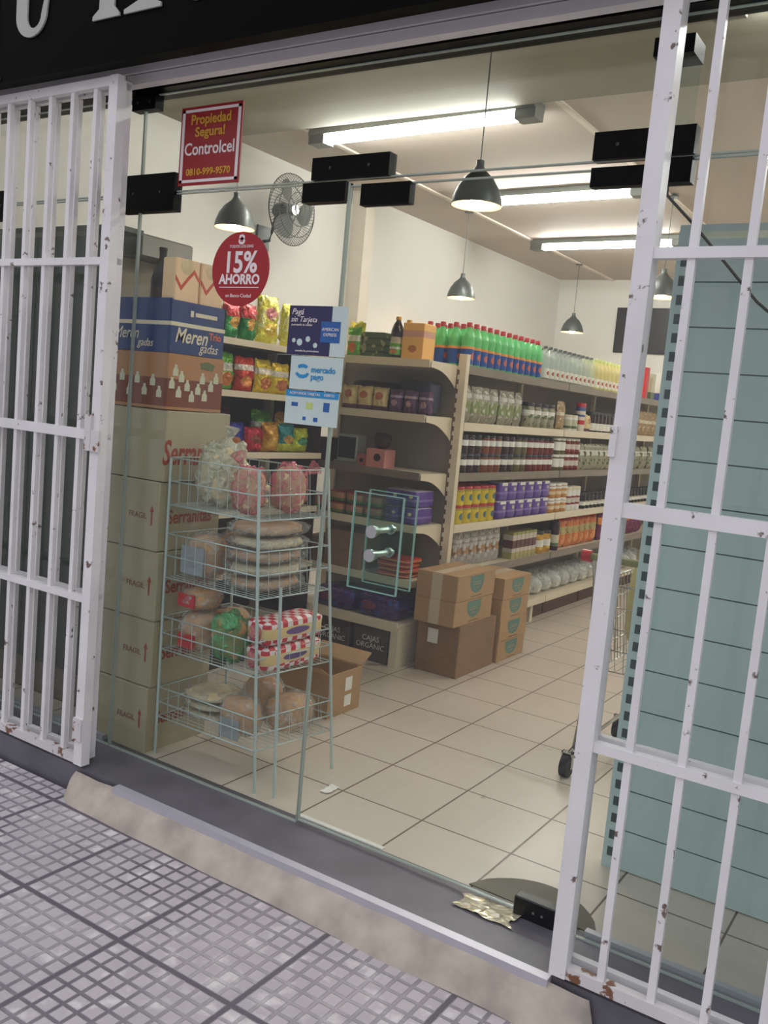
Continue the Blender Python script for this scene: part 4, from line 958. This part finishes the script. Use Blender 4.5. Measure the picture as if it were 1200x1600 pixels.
# blue carton with raised flaps
bl_ = mat('blue_carton', (34, 62, 118), .6, var=.05)
t, a, b_, h = carton('blue_carton', 'blue cookie carton with cream script on the brown carton', -2.75, -2.42, 2.29, 2.56, 1.468, 1.578, bl_)
MB().box(-a, a, -b_-.0015, -b_, h-.014, h).box(a, a+.0015, -b_, b_, h-.014, h).build('cream_edge', 'cream', t)
MB().box(-a, a-.004, -b_, -b_+.006, h+.0008, h+.080).box(a-.006, a, -b_, b_, h+.0008, h+.075).box(-a, a, b_-.006, b_, h+.0008, h+.075).box(-a, -a+.006, -b_, b_, h+.0008, h+.075).build('raised_flap', bl_, t)
MB().box(a, a+.0012, -.02, .09, h+.028, h+.042).box(a, a+.0012, -.045, -.03, h+.025, h+.047).build('flap_print', 'cream', t)
text('lettering', 'Meren', .072, (a+.001, -.035, .062), 'x', 'cream', t, .85, shear=.3, off=.001); text('lettering', 'gadas', .048, (a+.001, .055, .028), 'x', 'cream', t, .9, shear=.3)
MT['coral'] = mat('coral_lettering', (222, 104, 70), .6)
text('lettering', 'Trio', .036, (a+.001, .085, .074), 'x', 'coral', t, 1.0, off=.001)
text('lettering', 'Meren', .06, (-.06, -b_-.001, .062), 'y', 'cream', t, .8, shear=.3); text('lettering', 'gadas', .04, (.04, -b_-.001, .03), 'y', 'cream', t, .9, shear=.3)
# panettone boxes
for i, (y0, y1) in enumerate(((2.304, 2.424), (2.429, 2.549))):
    t = thing('cake_box', 'peach cake box with red ribbon print on the blue carton, %s' % ('nearer the glass', 'farther from the glass')[i], 'box', (-2.462, (y0+y1)/2, 1.582), 0, 'peach cake boxes on the blue carton')
    t.location.z = 1.5785
    hh = .222; a_ = .033
    MB().cbox(-a_, a_, -.0595, .0595, 0, hh, .004).build('carton_body', mat('peach_box', (252, 212, 170), .6), t)
    z0 = .115
    MB().plate([(-.058, z0+.03), (-.03, z0-.005), (.0, z0+.03), (.03, z0+.06), (.058, z0+.03), (.058, z0+.044), (.03, z0+.076), (0, z0+.046), (-.03, z0+.012), (-.058, z0+.046)], 'x', a_-.001, a_+.0012).build('ribbon_print', mat('coral_print', (214, 84, 62), .6), t)
    MB().plate([(.0+.035*math.cos(2*PI*k/20), z0+.08+.028*math.sin(2*PI*k/20)) for k in range(20)], 'x', a_-.0012, a_+.0008).build('cake_print', 'pita', t)
t = thing('wine_bottle', 'dark bottle standing between the glass and cake boxes', 'bottle', (-2.545, 2.35, 1.5785))
MB().lathe([(.034, 0), (.037, .01), (.037, .15), (.03, .18), (.014, .21), (.013, .25), (.015, .252), (.015, .262)], seg=16).build('bottle_body', 'dark', t)
MB().lathe([(.0376, .04), (.0376, .12)], seg=16).build('bottle_label', mat('bottle_label_dark', (70, 52, 54), .5), t)

# brown boxes by the end unit
t, a, b_, h = carton('large_brown_box', 'large plain brown carton on the floor by the end unit', -2.322, -2.075, 4.05, 4.47, 0, .275, 'card2')
MB().box(-.06, .0, -b_-.001, -b_+.001, .16, .235).build('paper_label', 'white_p', t)
def emb(t, a, b_, h, face):
    m_ = MB(); pts = [(-.075, h*.90), (.075, h*.90), (.072, h*.52), (.045, h*.30), (0, h*.20), (-.045, h*.30), (-.072, h*.52)]
    m_.plate(pts, 'x', a-.001, a+.001); m_.build('printed_emblem', 'emblem', t)
    MB().box(a-.001, a+.0016, -.05, .05, h*.54, h*.57).box(a-.001, a+.0016, -.045, .045, h*.64, h*.66).box(a-.001, a+.0016, -.03, .03, h*.40, h*.42).build('emblem_line', 'card', t)
    MB().box(a-.001, a+.0012, -.05, .06, h*.08, h*.11).build('text_line', 'greyprint', t)
for i, (z0, z1) in enumerate(((.275, .405), (.405, .54))):
    t, a, b_, h = carton('brown_box', '%s small brown box with teal emblem on the large carton' % ('lower', 'upper')[i], -2.32, -2.085+.004*i, 3.99, 4.41, z0, z1, 'card', 'brown boxes stacked on the large carton')
    emb(t, a, b_, h, 'x'); MB().box(-.03, .03, -b_-.001, -b_+.001, .0, h).build('tape', 'tape', t)
    if i: MB().box(-.03, .03, -b_, b_, h, h+.0012).build('tape', 'tape', t)
for i in range(4):
    t, a, b_, h = carton('narrow_brown_box', 'brown box with teal emblem in the column behind, %s' % ('bottom', 'second from bottom', 'third from bottom', 'top')[i], -2.33, -2.065+.003*(i % 2), 4.50, 4.85, i*.1185, (i+1)*.1185, 'card', 'brown boxes in the rear column')
    emb(t, a, b_, h, 'x')
    if i == 3: MB().box(-.03, .03, -b_, b_, h, h+.0012).build('tape', 'tape', t)
t, a, b_, h = None, .14, .12, .17
t = thing('open_brown_box', 'open brown carton with raised flaps behind the bread rack', 'box', (-2.31, 3.20, .0005))
m_ = MB(); m_.box(-.14, .14, -.12, .12, 0, .006); m_.box(-.14, .14, -.12, -.115, .006, .19); m_.box(-.14, .14, .115, .12, .006, .19); m_.box(-.14, -.135, -.115, .115, .006, .19); m_.box(.135, .14, -.115, .115, .006, .19); m_.build('carton_body', 'card', t)
for sgn in (-1, 1):
    m_ = MB(); m_.add([(-.14, sgn*.12, .19), (.14, sgn*.12, .19), (.14, sgn*.19, .235), (-.14, sgn*.19, .235), (-.14, sgn*.12, .194), (.14, sgn*.12, .194), (.14, sgn*.19, .239), (-.14, sgn*.19, .239)], [(0, 1, 2, 3), (4, 5, 6, 7), (0, 1, 5, 4), (2, 3, 7, 6), (0, 3, 7, 4), (1, 2, 6, 5)]); m_.build('flap', 'card', t)
MB().box(.139, .1412, .0, .05, .10, .16).box(.139, .1412, .0, .05, .03, .08).build('paper_label', 'white_p', t)

# ================================================================== BREAD RACK
t = thing('bread_rack', 'pale wire bread rack with four baskets behind the left glass', 'rack', (-2.1, 2.5, 0))
def RK(p): return (p[0]+2.1, p[1]-2.5, p[2])
H = 1.10
def corner(k, z_):
    f = z_/H
    return {'A': (-2.392-.012*f, 2.315), 'B': (-1.905-.085*f, 2.315), 'D': (-1.845-.13*f, 2.68), 'E': (-2.392-.012*f, 2.68)}[k]
def C3(k, z_): c = corner(k, z_); return RK((c[0], c[1], z_))
for k in 'ABDE': MB().tube([C3(k, 0), C3(k, H)], .0055, 8).build('post', 'steel', t)
MB().tube([RK((-1.835, 2.335, 0)), RK((-1.875, 2.335, .72))], .0055, 8).build('post', 'steel', t)
for zb, zt in ((.93, 1.10), (.665, .825), (.40, .52), (.145, .255)):
    m_ = MB()
    for z_ in (zb, (zb+zt)/2, zt):
        m_.tube([C3(k, z_) for k in 'ABDE'], .0028, 6, closed=True)
    cs = [Vector(C3(k, zb)) for k in 'ABDE']; ct = [Vector(C3(k, zt)) for k in 'ABDE']
    for i in range(4):
        n = 9 if i % 2 == 0 else 7
        for j in range(1, n):
            m_.tube([cs[i].lerp(cs[(i+1) % 4], j/n), ct[i].lerp(ct[(i+1) % 4], j/n)], .0013, 4, caps=False)
    for j in range(1, 14):
        m_.tube([cs[0].lerp(cs[3], j/14), cs[1].lerp(cs[2], j/14)], .0015, 4, caps=False)
    m_.build('wire_basket', 'steel', t)
TI = {1: .934, 2: .669, 3: .404, 4: .149}
def bag(label, c, r, inner=None, film='film', seed=0, name='bread_bag', p=2.4, amp=.16, n=1, tie=None, cat='bag', strip=None):
    t = thing(name, label, cat, (c[0], c[1], c[2]))
    rx, ry, rz_ = r
    if inner:
        m_ = MB()
        for k in range(n):
            zc = rz_*(2*(k+.5)/n); blob(m_, (0, 0, zc), rx*.86, ry*.86, rz_*.86/n, 18, 10, .12, 4, seed+k, 3)
        m_.build('bread', inner, t)
    blob(MB(), (0, 0, rz_), rx, ry, rz_, 26, 18, amp, 7, seed+.5, p).build('bag_film', film, t)
    if tie:
        m_ = MB(); d = Vector(tie).normalized(); o_ = Vector((d.x*rx*.85, d.y*ry*.85, rz_+d.z*rz_*.85))
        m_.tube([o_, o_+d*.02, o_+d*.03, o_+d*.07], [.02, .008, .008, .03], 10); m_.build('gathered_neck', film, t)
    if strip:
        m_ = MB(); sx0, sx1, sz0, sz1, mm = strip; m_.box(sx0, sx1, -ry*.99, -ry*.93, sz0, sz1); m_.build('paper_label', mm, t)
    return t
z = TI[1]
bag('cream crinkled bag standing in the top basket, left', (-2.28, 2.455, z), (.09, .09, .12), 'pita', 'filmpale', 1, amp=.30, tie=(.2, 0, 1), n=1)
bag('clear bag of flat bread lying at the back of the top basket', (-2.27, 2.61, z), (.08, .05, .045), 'pita', 'film', 2, n=2)
bag('pink and white bag leaning over the top basket', (-2.08, 2.44, z+.001+.0), (.07, .05, .085), None, 'filmpink', 3, amp=.3, tie=(.6, 0, .8)) if False else None
bag('pink and white bread bag at the front of the top basket', (-2.10, 2.395, z), (.056, .055, .085), 'pita', 'filmpink', 3, amp=.28, tie=(-.5, 0, .8))
bag('pink and white bread bag at the right of the top basket', (-2.075, 2.585, z+.0), (.055, .075, .09), 'pita', 'filmpink', 41, amp=.25, tie=(.3, .7, .5))
z = TI[2]
for k in range(5):
    bag('clear bag of flat rolls in second basket, %s layer up' % ORD[k], (-2.085+.004*(k % 2), 2.50, z+k*.048), (.11, .15, .0235), 'pita' if k % 2 else 'bread', 'film', 10+k, p=3.4, amp=.10)['group'] = 'bagged rolls stacked in the second basket'
bag('bagged brown loaf at the left of second basket', (-2.295, 2.42, z), (.08, .075, .085), 'bread', 'film', 20, strip=(-.06, .05, .02, .12, mat('grey_paper_label', (150, 160, 168), .6)))
bag('bagged loaf at the rear left of the second basket', (-2.295, 2.585, z), (.08, .065, .085), 'bread', 'film', 21)
z = TI[3]
ck = pack('red_checked_loaf_print', (222, 196, 140), checker=(38, (196, 40, 56), (232, 222, 220), .20), spots=[(.5, .5, .2, .14, (96, 70, 130))], rough=.35, axis='Y')
for i in range(2):
    t = thing('checked_loaf', '%s sliced loaf in red checked bag, third basket' % ('lower', 'upper')[i], 'bread', (-1.975, 2.505, z+i*.0915), math.radians(-2), 'red checked loaves in the third basket')
    blob(MB(), (0, 0, .045), .055, .155, .045, 20, 14, .05, 4, i, 6).build('loaf_bag', ck, t)
    blob(MB(), (0, -.158, .045), .03, .02, .03, 12, 8, .4, 7, i, 2).build('gathered_end', 'filmpink', t)
bag('green tinted bag of bread in the middle of third basket', (-2.13, 2.39, z), (.075, .06, .085), 'bread', 'filmgreen', 25, amp=.3, tie=(.4, -.6, .5))
bag('clear bag of buns with red label, front left of third basket', (-2.29, 2.40, z), (.075, .07, .075), 'bread', 'film', 26, strip=(-.04, .04, .02, .07, 'red'))
bag('clear bag of buns with red label, rear left of third basket', (-2.29, 2.56, z), (.08, .08, .07), 'bread', 'film', 27, strip=(-.04, .04, .05, .11, 'red'))
bag('clear bag with red print lying behind the green bag', (-2.12, 2.57, z), (.075, .09, .06), 'bread', 'filmpink', 28)
t = thing('bun_bag', 'clear bag of buns with red label on top of front left buns', 'bag', (-2.30, 2.41, z+.1515)); blob(MB(), (0, 0, .04), .07, .065, .04, 18, 12, .15, 5, 2, 2.4).build('buns', 'bread', t); blob(MB(), (0, 0, .04), .075, .07, .0405, 20, 14, .2, 6, 5, 2.4).build('bag_film', 'film', t); MB().box(-.05, .03, -.07, -.064, .012, .06).build('paper_label', 'red', t)
z = TI[4]
for k in range(3):
    bag('clear bag of pale pitas in lowest basket, %s up' % ORD[k], (-2.26, 2.47, z+k*.034), (.11, .11, .0165), 'pita', 'film', 30+k, p=2.2, amp=.08)['group'] = 'bagged pitas in the lowest basket'
bag('bagged loaf with grey paper label at the lowest basket front', (-2.05, 2.385, z), (.085, .055, .075), 'bread', 'film', 34, strip=(-.05, .04, .0, .07, mat('grey_label_paper', (150, 156, 160), .6)))
bag('bagged brown loaf at the right of the lowest basket', (-1.965, 2.55, z), (.08, .10, .07), 'bread', 'film', 35)
bag('bagged brown loaf at the back of the lowest basket', (-2.13, 2.60, z), (.075, .075, .08), 'bread', 'film', 36)

# ================================================================== SHOPPING CART (mostly hidden behind the right gate)
t = thing('shopping_cart', 'wire shopping cart with red handle ends behind the right gate', 'cart', (-.985, 3.55, 0))
m_ = MB()
def rect(x0, x1, y0, y1, z_): return [(x0, y0, z_), (x1, y0, z_), (x1, y1, z_), (x0, y1, z_)]
R1, R2 = rect(-.17, .17, -.22, .38, .76), rect(-.13, .13, -.18, .34, .42)
for f in (0, .25, .5, .75, 1): m_.tube([Vector(a).lerp(Vector(b_), f) for a, b_ in zip(R2, R1)], .004 if f == 1 else .0025, 6, closed=True)
for i in range(4):
    n = 8 if i % 2 == 0 else 14
    for j in range(n+1): m_.tube([Vector(R2[i]).lerp(Vector(R2[(i+1) % 4]), j/n), Vector(R1[i]).lerp(Vector(R1[(i+1) % 4]), j/n)], .0018, 4, caps=False)
for j in range(9): m_.tube([(-.13+.26*j/8, -.18, .42), (-.13+.26*j/8, .34, .42)], .002, 4)
m_.build('basket', 'chrome', t)
MB().tube([(-.19, -.26, .86), (.19, -.26, .86)], .014, 10).build('handle', mat('olive_handle', (130, 130, 84), .4), t)
MB().tube([(-.215, -.26, .86), (-.18, -.26, .86)], .023, 12).build('handle_end', 'red', t); MB().tube([(.18, -.26, .86), (.215, -.26, .86)], .023, 12).build('handle_end', 'red', t)
m_ = MB()
for sx in (-1, 1): m_.tube([(sx*.17, -.26, .85), (sx*.17, -.22, .76), (sx*.16, -.20, .42), (sx*.155, -.28, .12), (sx*.155, .34, .12)], .008, 8)
m_.tube([(-.155, .34, .12), (.155, .34, .12)], .008, 8); m_.tube([(-.155, .3, .12), (-.13, .3, .42)], .007, 8); m_.tube([(.155, .3, .12), (.13, .3, .42)], .007, 8)
m_.build('frame', 'chrome', t)
for sx in (-1, 1):
    for yy in (-.28, .32):
        wl = MB().tube([(sx*.175-.016, yy, .045), (sx*.175+.016, yy, .045)], .044, 20).build('wheel', 'rubber', t)
        MB().tube([(sx*.155, yy, .12), (sx*.17, yy, .098)], .008, 8).box(sx*.175-.022, sx*.175-.017, yy-.012, yy+.012, .035, .10).box(sx*.175+.017, sx*.175+.022, yy-.012, yy+.012, .035, .10).box(sx*.175-.022, sx*.175+.022, yy-.012, yy+.012, .095, .10).build('fork', 'chrome', wl)
t = thing('cream_cloth_bag', 'pale yellow cloth bag bulging out of the shopping cart', 'bag', (-.96, 3.55, .43))
blob(MB(), (0, 0, .25), .115, .14, .25, 26, 20, .16, 6, 8, 2.6).build('cloth', mat('pale_yellow_cloth', (206, 198, 140), .7, var=.1, bump=.5), t)
MB().tube([(-.02, -.05, .47), (-.02, -.02, .53), (-.02, .04, .53), (-.02, .07, .47)], .008, 8).build('bag_handle', mat('pale_yellow_strap', (196, 188, 130), .7), t)

# ================================================================== SMALL THINGS ON THE FLOOR
def crumple(name, label, cat, c, w_, d, m, seed, hgt=.02, n=12):
    mb = MB(); vs = []
    for j in range(n+1):
        for i in range(n+1):
            u, v = i/n-.5, j/n-.5; q = Vector((u*4+seed, v*4, seed)); e_ = 1+.25*noise.noise(q)
            vs.append((u*w_*e_, v*d*e_, .003+hgt*abs(noise.noise(q*2.3))*(1-1.2*max(abs(u), abs(v)))))
    mb.add(vs, [(j*(n+1)+i, j*(n+1)+i+1, (j+1)*(n+1)+i+1, (j+1)*(n+1)+i) for j in range(n) for i in range(n)], 0, False)
    return tag(mb.build(name, m, loc=c), label, cat)
crumple('crumpled_foil', 'crumpled shiny plastic sheet on the threshold by the right gate', 'litter', (-.955, 2.205, .0005), .17, .085, mat('silvery_film', (206, 198, 170), .18, metal=.5, var=.15, scale=20), 3.3, .02)
crumple('plastic_scrap', 'small white plastic scrap on the floor behind the glass', 'litter', (-1.735, 2.52, .0005), .035, .07, 'white_p', 6.1, .02, 8)
mt_ = MB(); pts = []
for i in range(17):
    f = i/16; pts.append((-1.06+.44*f, 2.29+.155*math.sin(PI*min(1, f*1.15))**.6))
pts += [(-.62, 2.29)]
mt_.prism([(p[0], p[1]) for p in pts], .0006, .004); tag(mt_.build('floor_mat', mat('worn_grey_mat', (96, 90, 76), .5, var=.15)), 'small worn grey mat just inside the door', 'mat')
print('objects', len(scn.objects))
